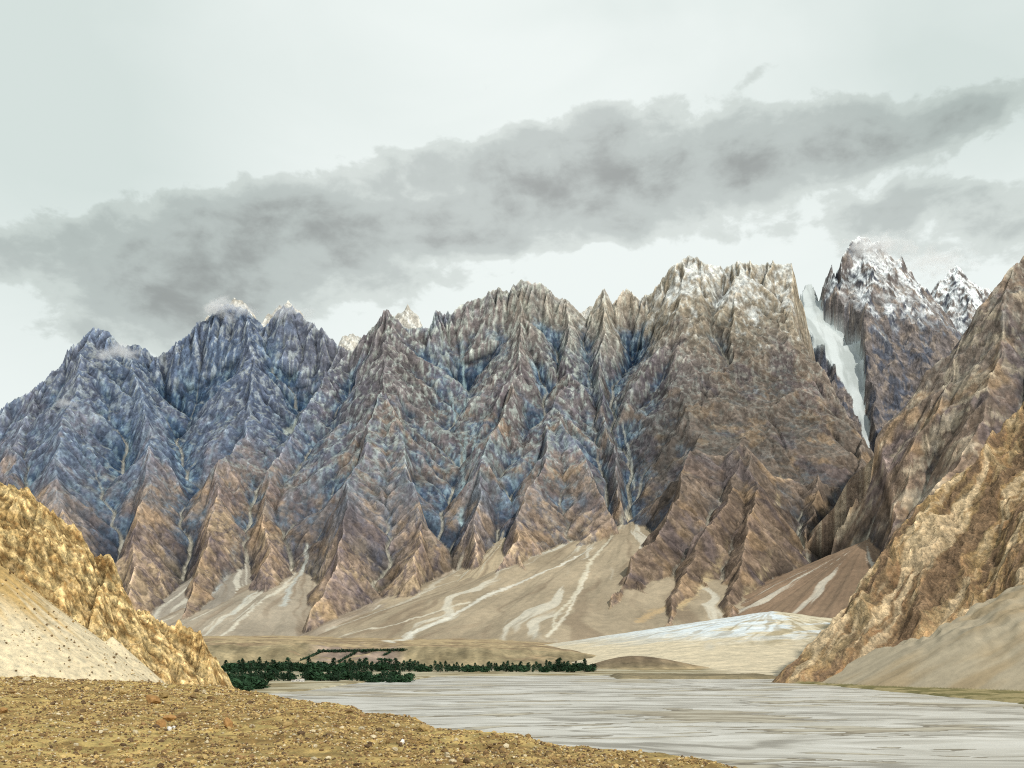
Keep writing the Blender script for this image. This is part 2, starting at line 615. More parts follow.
R = np.maximum(R, np.where(Y < 5400, np.minimum(L2.R, czz + 900 - 2.6 * np.clip(cxx - X, 0, 1e4) - 900 * sstep(60, -60, X - cxx)), L2.R))
base = valley(X, Y)
hi = sstep(300, 2600, R)
rel = ridged(L.wx, L.wy, 420, 5, 8, gain=0.40) - 0.45
R = R + rel * (48 + 40 * hi) * sstep(0, 500, R - base + 150)
R = R + (ridged(X, Y, 75, 3, 9, gain=.4) - 0.4) * (5 + 26 * hi)
nr = np.random.RandomState(5)
fl, R = flow(R, 7.0, 60000, 260, nr, carve=1.7, batches=6, mask=sstep(40, 300, R - base))

# scree
FH = np.full(X.shape, -1e4, f32)
FC = np.zeros(X.shape + (3,), f32)
for i, (px, py, yy, sl, c, rc) in enumerate(FANS):
    ax, ay, az = P(px, py, yy)
    d = np.hypot(X - ax, Y - ay)
    th = np.arctan2(X - ax, ay - Y)
    lobes = fbm(th * 900, d * 0.12, 160, 4, 60 + i)
    sl = sl * (1 + rc[0] * sstep(-0.15, -0.9, th) + rc[1] * sstep(0.15, 0.9, th))
    h = az - sl * d + lobes * np.clip(d * 0.022, 0, 26) + 2.0 * fbm(X, Y, 40, 2, 61)
    st = fbm(th * 900 + 40 * fbm(X, Y, 300, 2, 70 + i), d * 0.05, 70, 4, 80 + i)
    cc = srgb(*c) * (1 + 0.0 * d[..., None])
    cc = cc * (1 + 0.22 * fbm(X, Y, 350, 4, 83 + i)[..., None])
    pale = sstep(0.40, 0.62, st) * 0.6
    dark = sstep(0.2, 0.7, -st) * 0.5
    cc = mixc(cc, srgb(205, 202, 186), pale)
    cc = mixc(cc, srgb(120, 104, 86), dark)
    w = h > FH
    FH = np.where(w, h, FH)
    FC = np.where(w[..., None], cc, FC)
# fans of thin debris out of every gully
H0 = np.maximum(base, FH)
rockm = sstep(-3, 6, R - H0)
H = np.maximum(R, H0)

# pale alluvial fan, whitish on its upper side
ax, ay, az = P(773, 615, 3300 + 60)
d = np.hypot(X - ax, Y - ay)
wf = az - 0.125 * d + 1.2 * fbm(X, Y, 30, 2, 33)


def white_fan(x, y):
    d = np.hypot(x - ax, y - ay)
    th = np.arctan2(x - ax, ay - y)
    h = az + 14 - 0.150 * d + 1.5 * fbm(x, y, 60, 3, 33)
    return h, d, th


def white_color(x, y, d, th):
    st = fbm(th * 700 + 40 * fbm(x, y, 200, 2, 34), d * 0.2, 60, 4, 35)
    lt = sstep(-0.1, -0.55, th + 0.7 * fbm(x * 0.5, y, 90, 4, 36) - 0.1)
    a = mixc(srgb(205, 196, 170) + 0 * d[..., None], srgb(214, 222, 222) + 0 * d[..., None], lt)
    a = mixc(a, srgb(165, 152, 122) + 0 * d[..., None], sstep(0.0, 0.25, -st) * 0.85 * (1 - 0.35 * lt) + 0 * d)
    a = mixc(a, srgb(202, 190, 162) + 0 * d[..., None], sstep(480, 800, d + 160 * st))
    return a


wf, wd_, wt = white_fan(X, Y)
CHUTES = [
    ([(592, 548), (560, 566), (520, 583), (480, 600), (440, 622), (410, 634), (385, 643)], 9, 30, (214, 212, 198)),
    ([(470, 603), (430, 615), (395, 625), (345, 636)], 10, 12, (204, 198, 178)),
    ([(628, 515), (612, 535), (592, 560), (582, 580), (572, 600), (556, 615), (552, 634)], 14, 10, (206, 200, 178)),
    ([(588, 572), (576, 598), (565, 618), (548, 638)], 7, 10, (214, 208, 188)),
    ([(503, 535), (490, 552), (472, 566), (458, 576)], 12, 26, (192, 182, 158)),
    ([(462, 560), (440, 580), (415, 598), (370, 615), (330, 630)], 16, 30, (184, 178, 160)),
    ([(306, 545), (305, 562), (300, 575), (290, 588), (284, 606)], 10, 22, (186, 190, 182)),
    ([(293, 582), (262, 600), (240, 620), (222, 636)], 14, 12, (206, 202, 184)),
    ([(268, 575), (250, 595), (232, 615)], 8, 14, (186, 186, 174)),
    ([(236, 535), (232, 552), (224, 575), (212, 590)], 20, 26, (160, 166, 164)),
    ([(780, 475), (778, 500), (775, 530), (762, 556), (745, 590)], 8, 45, (206, 190, 150)),
    ([(727, 540), (722, 556), (700, 580), (676, 604)], 8, 45, (194, 174, 134)),
    ([(690, 600), (660, 610), (640, 622)], 20, 30, (180, 156, 118)),
    ([(461, 330), (464, 380), (466, 430), (463, 480), (461, 525)], 8, 18, (160, 184, 186)),
    ([(487, 395), (478, 430), (466, 465)], 8, 10, (160, 184, 186)),
    ([(440, 360), (452, 400), (460, 440)], 8, 12, (150, 172, 176)),
    ([(614, 405), (624, 435), (632, 470), (634, 490)], 6, 9, (176, 180, 172)),
    ([(322, 395), (300, 415), (285, 432)], 16, 20, (168, 176, 166)),
    ([(930, 430), (922, 465), (912, 500)], 18, 30, (176, 168, 146)),
    ([(948, 470), (930, 500), (915, 520)], 10, 14, (176, 168, 146)),
    ([(768, 350), (757, 372), (742, 395), (735, 410)], 5, 6, (178, 172, 158)),
    ([(706, 425), (690, 445), (672, 468)], 6, 6, (170, 162, 150)),
    ([(780, 440), (772, 460), (758, 470)], 6, 6, (178, 168, 152)),
]


def to_land(px, py):
    Yv = np.arange(3400, 8500, 9.0)
    xv = (px - 512) / F * Yv
    ii = np.clip(((xv - L.xs[0]) / 7).astype(int), 0, len(L.xs) - 1)
    jj = np.clip(((Yv - L.ys[0]) / 7).astype(int), 0, len(L.ys) - 1)
    hit = np.where(H[jj, ii] >= CAMZ + (HZ - py) / F * Yv)[0]
    yd = Yv[hit[0]] if len(hit) else 6000.0
    return (px - 512) / F * yd, yd


def paint_chutes(c, X, Y, H, amount):
    jx = X + 9 * fbm(X, Y, 90, 3, 71)
    jy = Y + 9 * fbm(X, Y, 90, 3, 72)
    grain = fbm(X, Y, 22, 3, 73)
    for pts, w0, w1, tone in CHUTES:
        q = [to_land(*p_) for p_ in pts]
        m_ = np.zeros(X.shape, f32)
        for n_, (a, b) in enumerate(zip(q[:-1], q[1:])):
            i0 = max(0, int((min(a[0], b[0]) - 120 - L.xs[0]) / 7))
            i1 = int((max(a[0], b[0]) + 120 - L.xs[0]) / 7)
            j0 = max(0, int((min(a[1], b[1]) - 120 - L.ys[0]) / 7))
            j1 = int((max(a[1], b[1]) + 120 - L.ys[0]) / 7)
            sl_ = (slice(j0, j1), slice(i0, i1))
            dx, dy = b[0] - a[0], b[1] - a[1]
            t = np.clip(((jx[sl_] - a[0]) * dx + (jy[sl_] - a[1]) * dy) / (dx * dx + dy * dy + 1e-6), 0, 1)
            d = np.hypot(jx[sl_] - a[0] - t * dx, jy[sl_] - a[1] - t * dy)
            wd = w0 + (w1 - w0) * (n_ + t) / (len(q) - 1)
            m_[sl_] = np.maximum(m_[sl_], sstep(1.25, 0.25, d / wd + 0.6 * grain[sl_]))
        m_ = m_ * np.maximum(1 - rockm, sstep(-10, 70, hol))
        c = mixc(c, srgb(*tone) + 0 * H[..., None], m_ * amount)
    return c



# ------------------------------------------------------------------ colours of the range
gy_, gx_ = np.gradient(H, 7.0)
slope = np.hypot(gx_, gy_)
lap = blur(H, 6) - blur(H, 1)            # >0 in hollows
Z = H
n1 = fbm(X + 0.4 * Z, Y - 0.3 * Z, 900, 4, 21)
n2 = fbm(X + 0.3 * Z, Y + 0.5 * Z, 180, 5, 22, gain=0.6)
n3 = fbm(X * 1.6, Y * 0.7 + Z * 0.25, 60, 5, 23, gain=0.68)
n4 = fbm(X + Z, Y - Z, 45, 4, 24, gain=0.65)
pxm = px_of(X, Y)
t = sstep(500, 1500, Z + 330 * n1 + 170 * n2)
low = mixc(srgb(138, 121, 105) + 0 * Z[..., None], srgb(152, 134, 110) + 0 * Z[..., None], sstep(-0.2, 0.5, n2))
low = mixc(low, srgb(100, 90, 88) + 0 * Z[..., None], sstep(0.05, 0.5, n3) * 0.8)
brown = sstep(600, 690, pxm + 60 * n1)
low = mixc(low, srgb(118, 101, 86) * (1 + 0.4 * n2[..., None]), brown * 0.75)
mid = mixc(srgb(102, 97, 97) + 0 * Z[..., None], srgb(90, 95, 106) + 0 * Z[..., None], sstep(-0.3, 0.4, n1 + 0.5 * n2) * (1 - brown))
mid = mixc(mid, srgb(110, 99, 88) + 0 * Z[..., None], brown * 0.85)
c = mixc(low, mid, t) * 0.92
ochre = sstep(0.22, 0.5, fbm(X, Y + 0.5 * Z, 240, 4, 39)) * sstep(2400, 1200, Z)
c = mixc(c, srgb(168, 140, 104) + 0 * Z[..., None], ochre * 0.32)
c = mixc(c, srgb(84, 78, 84) + 0 * Z[..., None], sstep(0.15, 0.45, fbm(X + 0.3 * Z, Y, 300, 4, 40)) * 0.5)
c = c * (1 + 0.28 * fbm(X + 0.5 * Z, Y, 420, 3, 29)[..., None])
green = sstep(0.1, 0.55, n3 + 0.4 * n1 + 0.25 * np.exp(-((pxm - 465) / 60) ** 2)) * sstep(700, 1500, Z)
c = mixc(c, srgb(158, 176, 172) + 0 * Z[..., None], green * 0.34 * (1 - 0.85 * brown))
c = mixc(c, srgb(152, 142, 122) + 0 * Z[..., None], sstep(2000, 2700, Z + 200 * n2) * sstep(420, 620, pxm) * 0.6)
shade = np.exp(-((pxm - 215) / 95) ** 2) * np.exp(-((Z - 2250) / 700) ** 2)
c = c * (1 - 0.45 * shade[..., None] * col(1.0, 0.88, 0.70))  # cloud shadow over the left massif, painted into the rock colour
shade = np.exp(-((pxm - 655) / 45) ** 2) * np.exp(-((Z - 1500) / 600) ** 2)
c = c * (1 - 0.4 * shade[..., None] * col(1.0, 0.88, 0.70))  # shade left of the big cone, also painted into the colour
c = c * (1 + 0.28 * n4[..., None])
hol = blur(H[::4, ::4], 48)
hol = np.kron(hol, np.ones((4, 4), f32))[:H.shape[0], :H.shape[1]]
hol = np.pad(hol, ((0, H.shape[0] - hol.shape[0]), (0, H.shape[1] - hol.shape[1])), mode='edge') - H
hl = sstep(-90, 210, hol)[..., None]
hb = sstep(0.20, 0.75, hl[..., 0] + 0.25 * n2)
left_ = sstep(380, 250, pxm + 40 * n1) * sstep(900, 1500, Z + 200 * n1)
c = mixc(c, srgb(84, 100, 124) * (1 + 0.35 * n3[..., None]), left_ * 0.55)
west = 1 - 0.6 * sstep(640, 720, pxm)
c = mixc(c, srgb(80, 102, 126) * (1 + 0.3 * n3[..., None]), hb * west * sstep(350, 1000, Z) * 0.85)  # blue shadow tone of the gullies, put into the rock colour
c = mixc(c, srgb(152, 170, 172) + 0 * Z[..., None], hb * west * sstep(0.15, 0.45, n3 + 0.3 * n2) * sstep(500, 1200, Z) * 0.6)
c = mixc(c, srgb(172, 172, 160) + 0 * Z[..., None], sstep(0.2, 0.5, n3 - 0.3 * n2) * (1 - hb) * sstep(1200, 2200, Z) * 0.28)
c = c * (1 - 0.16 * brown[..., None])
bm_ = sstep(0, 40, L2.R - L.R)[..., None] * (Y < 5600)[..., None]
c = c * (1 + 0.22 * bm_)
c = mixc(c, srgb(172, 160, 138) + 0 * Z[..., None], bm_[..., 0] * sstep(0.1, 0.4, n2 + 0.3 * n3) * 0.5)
c = c * (1.16 - 1.04 * hl * col(1.0, 0.92, 0.84))  # ambient shade baked into the colour: hollows darker, crests lighter
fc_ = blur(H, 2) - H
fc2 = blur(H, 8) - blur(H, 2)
c = c * np.clip(1 - 0.05 * fc_ - 0.014 * fc2, 0.45, 1.7)[..., None]  # small creases get painted shade, small edges painted light
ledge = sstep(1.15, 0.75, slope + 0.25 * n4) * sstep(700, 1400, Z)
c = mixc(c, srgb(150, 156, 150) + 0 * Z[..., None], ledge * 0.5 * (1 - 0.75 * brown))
# debris in the gully lines
g = np.log1p(fl)
gq = (g - g.mean()) / g.std()
deb = sstep(1.2, 2.1, gq + 0.4 * n2) * sstep(9, -2, -lap + 4)
c = mixc(c, srgb(176, 172, 156) + 0 * Z[..., None], np.clip(deb * (0.62 - 0.3 * hi) * sstep(0.25, 0.6, hl[..., 0]), 0, 1))
# rock over scree over valley ground
vc = mixc(srgb(168, 150, 116) + 0 * Z[..., None], srgb(140, 122, 96) + 0 * Z[..., None], sstep(-0.3, 0.4, fbm(X, Y, 400, 4, 26)))
tr = sstep(0.02, 0.0, np.abs(fbm(X, Y * 6, 900, 3, 27)))
vc = mixc(vc, srgb(200, 188, 150) + 0 * Z[..., None], tr * 0.5)
fanm = sstep(-4, 8, FH - base)
gc0 = mixc(vc, FC, fanm)
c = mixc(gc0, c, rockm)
c = paint_chutes(c, X, Y, H, 0.72)
# snow
sn = sstep(2500, 2950, Z + 300 * n2 + 160 * n3) * sstep(3.6, 1.0, slope + 0.8 * n4) * sstep(560, 700, pxm + 60 * n1)
sn = np.maximum(sn, sstep(2550, 3000, Z + 250 * n2) * sstep(2.6, 0.8, slope + 0.6 * n4) * 0.3)
c = mixc(c, srgb(225, 230, 228) + 0 * Z[..., None], sn * 0.75)
w = (wf > H - 1) & (Y < 3700)
H = np.where(w, np.maximum(H, wf), H)
c = np.where(w[..., None], white_color(X, Y, wd_, wt), c)
c = np.clip(c, 0.01, 0.85)
keep = np.abs(X) < 0.72 * Y + 150
print('T', time.time() - T0)
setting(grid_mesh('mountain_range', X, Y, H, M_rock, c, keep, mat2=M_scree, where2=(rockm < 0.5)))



# ------------------------------------------------------------------ valley sheet: far shore to the foot of the range
xs = np.arange(-2100, 2100, 4.0, dtype=f32)
ys = np.arange(1000, 3300, 4.0, dtype=f32)
VX, VY = np.meshgrid(xs, ys)
VZ = valley(VX, VY)
fanv = np.full(VX.shape, -1e4, f32)
vn = fbm(VX, VY, 400, 4, 26)
vn2 = fbm(VX * 0.4, VY, 60, 4, 28)
cz = mixc(srgb(168, 150, 116) + 0 * VZ[..., None], srgb(140, 122, 96) + 0 * VZ[..., None], sstep(-0.3, 0.4, vn))
tr = sstep(0.02, 0.0, np.abs(fbm(VX, VY * 6, 900, 3, 27)))
cz = mixc(cz, srgb(200, 188, 150) + 0 * VZ[..., None], tr * 0.5)
gyv, gxv = np.gradient(VZ, 4.0)
pv = px_of(VX, VY)
cz = mixc(cz, srgb(140, 128, 100) * (1 + 0.3 * vn2[..., None]), sstep(0.12, 0.3, gyv))
cz = mixc(cz, srgb(138, 122, 112) * (1 + 0.3 * vn2[..., None]), sstep(300, 330, pv) * sstep(410, 390, pv) * sstep(0.1, 0.3, gyv) * 0.8)
mx_, my_, _ = P(640, 650, 2350)
cz = mixc(cz, srgb(112, 98, 80) + 0 * VZ[..., None], np.exp(-((VX - mx_) / 150) ** 2 - ((VY - my_) / 60) ** 2) * sstep(4, 12, VZ))
cz = cz * (1 + 0.30 * fbm(VX, VY * 0.35, 26, 4, 96)[..., None] + 0.15 * fbm(VX, VY, 120, 3, 97)[..., None])
flat = sstep(7, 4, VZ)
fc = mixc(srgb(176, 168, 142) + 0 * VZ[..., None], srgb(140, 128, 98) + 0 * VZ[..., None], sstep(-0.2, 0.4, vn2))
cz = mixc(cz, fc, flat)
cz = mixc(cz, srgb(206, 194, 166) * (1 + 0.2 * vn2[..., None]), sstep(690, 740, pv + 30 * vn) * (VY > 1990))
cz = mixc(cz, srgb(124, 114, 90) * (1 + 0.4 * vn2[..., None]), sstep(-1.0, 1.0, VZ) * (VY < 1970) * sstep(600, 606, pv))
wf2, wd2, wt2 = white_fan(VX, VY)
w = (wf2 > VZ)
VZ = np.where(w, wf2, VZ)
cz = np.where(w[..., None], white_color(VX, VY, wd2, wt2), cz)
keep = np.abs(VX) < 0.6 * VY + 150
print('T', time.time() - T0)
setting(grid_mesh('valley_terrain', VX, VY, VZ, M_valley, np.clip(cz, 0.01, 0.85), keep, smooth=True))

# ------------------------------------------------------------------ snowy mountain and glacier beyond the gap
rng = random.Random(23)
S = Land(2100, 6900, 8200, 11600, 8.0)
X, Y = S.X, S.Y
S.wx = X + 22 * fbm(X, Y, 300, 3, 103)
S.wy = Y + 22 * fbm(X, Y, 300, 3, 105)
for pts, k in [
    ([(868, 233, 9800), (852, 238, 9750), (838, 252, 9700), (826, 285, 9600), (819, 315, 9500)], 2.6),
    ([(868, 233, 9800), (885, 246, 9800), (905, 262, 9850), (922, 282, 9900), (940, 320, 9900), (962, 350, 9800)], 1.9),
    ([(868, 233, 9800), (872, 270, 9500), (868, 300, 9250), (860, 340, 8950), (868, 375, 8700), (876, 420, 8400)], 1.9),
    ([(838, 252, 9700), (838, 300, 9350), (846, 340, 9050)], 2.4),
    ([(885, 246, 9800), (900, 300, 9350), (918, 350, 9000), (925, 400, 8700)], 1.7),
    ([(930, 300, 11000), (945, 275, 11000), (957, 264, 11000), (970, 284, 11000), (988, 288, 11000), (1010, 315, 11000)], 1.6),
    ([(957, 264, 11000), (968, 300, 10500), (975, 340, 10100)], 1.6),
    ([(936, 290, 11000), (940, 330, 10500)], 1.6),
    ([(985, 288, 11000), (1000, 330, 10400)], 1.6),
]:
    ridge_tree(S, [P(*q) for q in pts], k, rng, jag=14, spacing=140, ln=(150, 420), k2=1.7)
R = S.R
R = R + (ridged(X, Y, 260, 5, 108, gain=0.45) - 0.45) * 120
R = R + (ridged(X, Y, 70, 3, 109) - 0.4) * 24
R = np.where((Y > 9000) | True, R, R)
gp = [(P(808, 284, 9900), 60), (P(810, 300, 9750), 75), (P(812, 320, 9500), 130), (P(836, 346, 9200), 215), (P(847, 364, 9000), 150), (P(857, 395, 8750), 75), (P(865, 430, 8500), 30), (P(870, 470, 8200), 20)]
G = np.full(X.shape, -1e4, f32)
best = np.full(X.shape, 1e9, f32)
for (a, wa_), (b, wb_) in zip(gp[:-1], gp[1:]):
    dx, dy = b[0] - a[0], b[1] - a[1]
    t = np.clip(((X - a[0]) * dx + (Y - a[1]) * dy) / (dx * dx + dy * dy), 0, 1)
    d = np.hypot(X - a[0] - t * dx, Y - a[1] - t * dy)
    wd = wa_ + (wb_ - wa_) * t + 26 * fbm(X, Y, 120, 3, 111)
    q_ = d / np.maximum(wd, 8)
    G = np.where(q_ < best, a[2] + t * (b[2] - a[2]) + 0.10 * (X - a[0] - t * dx), G)
    best = np.minimum(best, q_)
G = G + 6 * fbm(X, Y, 120, 3, 110)
ice = sstep(1.12, 0.95, best)
# rock in front of and left of the ice stays below it
xb_ = np.interp(Y, [8200, 8500, 9000, 9500, 9900], [3000, 3030, 3080, 2880, 2930]) + 45 * fbm(X, Y, 200, 3, 112)
R = np.where(best < 6, np.minimum(R, G - 5 + 3.2 * np.clip(X - xb_, 0, 1e4)), R)
H = R * (1 - ice) + G * ice
H = np.where(best < 0.95, blur(H, 3), H)
gy_, gx_ = np.gradient(H, 8.0)
slope = np.hypot(gx_, gy_)
n2 = fbm(X, Y, 180, 5, 122, gain=0.6)
n3 = fbm(X, Y + H * 0.3, 110, 5, 123, gain=0.62)
n4 = fbm(X + H, Y - H, 50, 4, 124, gain=0.65)
c = mixc(srgb(104, 98, 96) + 0 * H[..., None], srgb(78, 82, 92) + 0 * H[..., None], sstep(-0.2, 0.4, n2))
c = mixc(c, srgb(140, 128, 116) + 0 * H[..., None], sstep(0.1, 0.6, n3) * 0.6)
c = c * (1 + 0.4 * n4[..., None])
sn = sstep(2850, 3800, H + 450 * n2) * sstep(2.9, 1.6, slope + 0.9 * n4 + 0.5 * n3)
c = mixc(c, srgb(226, 231, 232) + 0 * H[..., None], sn)
ic = mixc(srgb(198, 205, 204) + 0 * H[..., None], srgb(172, 179, 177) + 0 * H[..., None], sstep(-0.2, 0.5, fbm(X * 2, Y * 0.5, 200, 4, 126)))
c = mixc(c, ic, sstep(1.02, 0.95, best))
keep = (np.abs(X) < 0.72 * Y + 200)
print('T', time.time() - T0)
setting(grid_mesh('snowy_mountain', X, Y, H, M_rock, np.clip(c, 0.01, 0.85), keep, mat2=M_ice, where2=(best < 0.98)))

# pale peaks behind the range
rng = random.Random(31)
B = Land(-4200, 1600, 9300, 10600, 11.0)
X, Y = B.X, B.Y
B.wx, B.wy = X, Y
for pts in [[(195, 330, 9900), (212, 312, 9900), (228, 300, 9900), (242, 297, 9900), (255, 318, 9900)],
            [(258, 322, 9900), (276, 308, 9900), (288, 302, 9900), (304, 318, 9900)],
            [(335, 350, 10000), (345, 334, 10000), (353, 330, 10000), (366, 345, 10000)],
            [(388, 325, 10000), (398, 310, 10000), (408, 305, 10000), (418, 318, 10000), (425, 330, 10000)],
            [(570, 320, 9900), (590, 306, 9900), (640, 300, 9900), (680, 290, 9900)]]:
    ridge_tree(B, [P(*q) for q in pts], 1.9, rng, jag=20, spacing=120, ln=(150, 300), k2=1.7)
H = B.R + (ridged(X, Y, 160, 4, 138) - 0.4) * 90
n4 = fbm(X + H, Y - H, 60, 4, 134, gain=0.65)
c = mixc(srgb(172, 168, 158) + 0 * H[..., None], srgb(205, 205, 198) + 0 * H[..., None], sstep(-0.2, 0.4, n4))
H = np.maximum(H, 1200)
print('T', time.time() - T0)
setting(grid_mesh('distant_peaks', X, Y, H, M_rock, c))

# ------------------------------------------------------------------ near slope on the right bank
rng = random.Random(41)
N_ = Land(330, 1750, 620, 2900, 3.0)
X, Y = N_.X, N_.Y
N_.wx = X + 16 * fbm(X, Y, 170, 3, 203) + 5 * fbm(X, Y, 40, 2, 204)
N_.wy = Y + 16 * fbm(X, Y, 170, 3, 205) + 5 * fbm(X, Y, 40, 2, 206)
main = [P(*q) for q in [(800, 668, 1600), (812, 650, 1620), (834, 622, 1660), (858, 600, 1700), (880, 562, 1780), (908, 522, 1860), (930, 492, 1920), (960, 466, 1980), (1000, 430, 2080), (1026, 402, 2160), (1120, 330, 2400), (1230, 260, 2700)]]
for a, b in zip(main[:-1], main[1:]):
    N_.seg(a, b, 0.80, pw=1.0)
for pts, k in [([P(1026, 402, 2160), (1190, 1800, 560)], 1.8), ([(1190, 1800, 560), (1200, 1400, 500), (1180, 1000, 440), (1180, 700, 430)], 1.05)]:
    for a, b in zip(pts[:-1], pts[1:]):
        N_.seg(a, b, k)
R = N_.R
base = -3 + 0 * X
am = sstep(0, 120, R)
sx_ = [P(776, 672, 1600)[0], P(824, 622, 1680)[0], P(872, 566, 1790)[0], P(908, 520, 1880)[0], P(1000, 430, 2090)[0], P(1026, 400, 2170)[0], 1300]
sy_ = [1600, 1680, 1790, 1880, 2090, 2170, 2700]
ex = np.interp(Y + 10 * fbm(X, Y, 60, 3, 215), sy_, sx_)
R = np.where(Y > 1600, R - 2.2 * np.clip(ex - X, 0, 1e4), R)
U = 0.77 * X + 0.64 * Y + 14 * fbm(X, Y, 90, 3, 206)
V = 0.64 * X - 0.77 * Y + 10 * fbm(X, Y, 60, 3, 207)
R = R + (ridged(U * 0.30, V + 0.35 * R, 85, 5, 208, gain=0.48) - 0.42) * 34 * am
R = R + (ridged(U * 0.5, V, 24, 4, 209, gain=0.5) - 0.4) * 6 * am + fbm(X, Y, 8, 3, 210) * 0.9
# scree apron
scr = np.full(X.shape, -1e4, f32)
for (px, py, yy, sl) in [(900, 632, 1480, 0.5), (940, 600, 1500, 0.55), (985, 575, 1480, 0.58), (1030, 545, 1450, 0.6), (1080, 520, 1400, 0.6)]:
    q = P(px, py, yy)
    d = np.hypot(X - q[0], Y - q[1])
    scr = np.maximum(scr, q[2] - sl * d)
scr2 = 0.52 * (X - np.interp(Y, [600, 1100, 1250, 1400, 1600, 1650], [900, 740, 640, 510, 440, 440])) + 3
scr = np.minimum(scr2, 150 + 0.25 * (scr2 - 150)) + 2.5 * fbm(X, Y, 90, 3, 211) + 9 * np.clip(fbm(X, Y, 55, 3, 216), -1, 1) * sstep(20, 90, scr2)
q0 = np.where(Y < 1520, 1, 0)
dl = fbm(X, Y, 130, 4, 212)
lim = 0.62 * (Y - 1030)  # rock wins beyond this line
scr = scr - np.clip(Y - 1500 + 60 * dl, 0, 1e4) * 0.9
bank = 5.5 * sstep(0, 20, X - np.interp(Y, [600, 860, 940, 1030, 1300, 1500, 1600], [452, 458, 470, 512, 478, 452, 420]) + 8 * fbm(X, Y, 60, 3, 213)) - 3
bank = np.where(Y > 1640, -5, bank)
H = np.maximum(np.maximum(R, scr), bank + 0.8 * fbm(X, Y, 14, 3, 214))
scm = sstep(-3, 3, scr - R)
bkm = sstep(-0.5, 1.5, bank + 0.5 - np.maximum(R, scr))
n1 = fbm(X, Y, 260, 4, 221)
n2 = fbm(U * 0.4, V + 0.4 * H, 50, 5, 222, gain=0.6)
n3 = fbm(U * 0.5, V + 0.5 * H, 16, 5, 223, gain=0.68)
c = mixc(srgb(170, 146, 108) + 0 * H[..., None], srgb(146, 126, 100) + 0 * H[..., None], sstep(-0.25, 0.35, n1 + 0.5 * n2))
c = mixc(c, srgb(176, 158, 124) + 0 * H[..., None], sstep(0.15, 0.5, n2) * 0.7)
c = mixc(c, srgb(108, 92, 80) + 0 * H[..., None], sstep(0.2, 0.6, -n2 + 0.5 * n3) * 0.6)
c = mixc(c, srgb(166, 126, 84) + 0 * H[..., None], sstep(0.2, 0.6, n3 + 0.4 * n1) * 0.3)
bnd = fbm(U * 0.07, V + 0.12 * H, 34, 4, 231, gain=0.6)
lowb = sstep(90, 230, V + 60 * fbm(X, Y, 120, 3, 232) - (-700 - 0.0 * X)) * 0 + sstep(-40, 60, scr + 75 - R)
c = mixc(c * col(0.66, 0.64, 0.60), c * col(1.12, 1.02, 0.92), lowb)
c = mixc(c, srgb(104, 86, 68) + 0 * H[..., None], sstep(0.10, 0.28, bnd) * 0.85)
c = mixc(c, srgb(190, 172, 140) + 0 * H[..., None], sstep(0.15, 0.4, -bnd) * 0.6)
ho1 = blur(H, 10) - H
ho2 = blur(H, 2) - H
c = c * np.clip(1 - 0.05 * ho1 - 0.07 * ho2, 0.42, 1.35)[..., None]  # painted occlusion: crevices darker and bulges lighter than the rock itself
c = c * (1 + 0.30 * n3[..., None])
s_ = mixc(srgb(164, 153, 130) + 0 * H[..., None], srgb(158, 142, 114) + 0 * H[..., None], sstep(-0.3, 0.4, fbm(X * 0.25 + 0 * Y, Y - 0.0 * X, 60, 4, 224) + n1 * 0.5))
s_ = s_ * (1 + 0.16 * fbm(X * 0.3, Y * 2, 30, 4, 225)[..., None])
c = mixc(c, s_, scm)
b_ = mixc(srgb(112, 106, 70) + 0 * H[..., None], srgb(150, 138, 100) + 0 * H[..., None], sstep(-0.2, 0.3, fbm(X, Y, 50, 4, 226)))
c = mixc(c, b_, bkm)
keep = (H > -2.9) & (np.abs(X) < 0.8 * Y + 260)
print('T', time.time() - T0)
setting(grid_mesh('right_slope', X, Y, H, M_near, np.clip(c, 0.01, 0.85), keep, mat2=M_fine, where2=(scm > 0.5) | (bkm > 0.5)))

# ------------------------------------------------------------------ river bed and river
xs = np.arange(-1500, 1400, 4.0, dtype=f32)
ys = np.arange(330, 2060, 3.0, dtype=f32)
X, Y = np.meshgrid(xs, ys)
wa = X + 60 * fbm(X, Y, 500, 3, 301)
wb = Y + 40 * fbm(X, Y, 300, 3, 302) - 0.10 * X
n1 = fbm(wa * 0.32, wb, 90, 5, 303, gain=0.55)
n2 = fbm(wa * 0.3, wb, 24, 4, 304, gain=0.6)
Hb = -0.45 + 1.25 * n1 + 0.6 * n2
Hb = np.clip(Hb, -2.2, 0.9)
c = mixc(srgb(150, 142, 124) + 0 * X[..., None], srgb(178, 172, 154) + 0 * X[..., None], sstep(-0.3, 0.4, n2))
wet = sstep(0.25, 0.0, Hb)
c = mixc(c, srgb(112, 106, 94) + 0 * X[..., None], wet * 0.8)
M_bed = terrain_mat('river gravel', 12, 2, 0.8, 1.2, 0.4, 0.6, stretch=(0.3, 1, 1))
print('T', time.time() - T0)
setting(grid_mesh('river_bed', X, Y, Hb, M_bed, c, smooth=True))

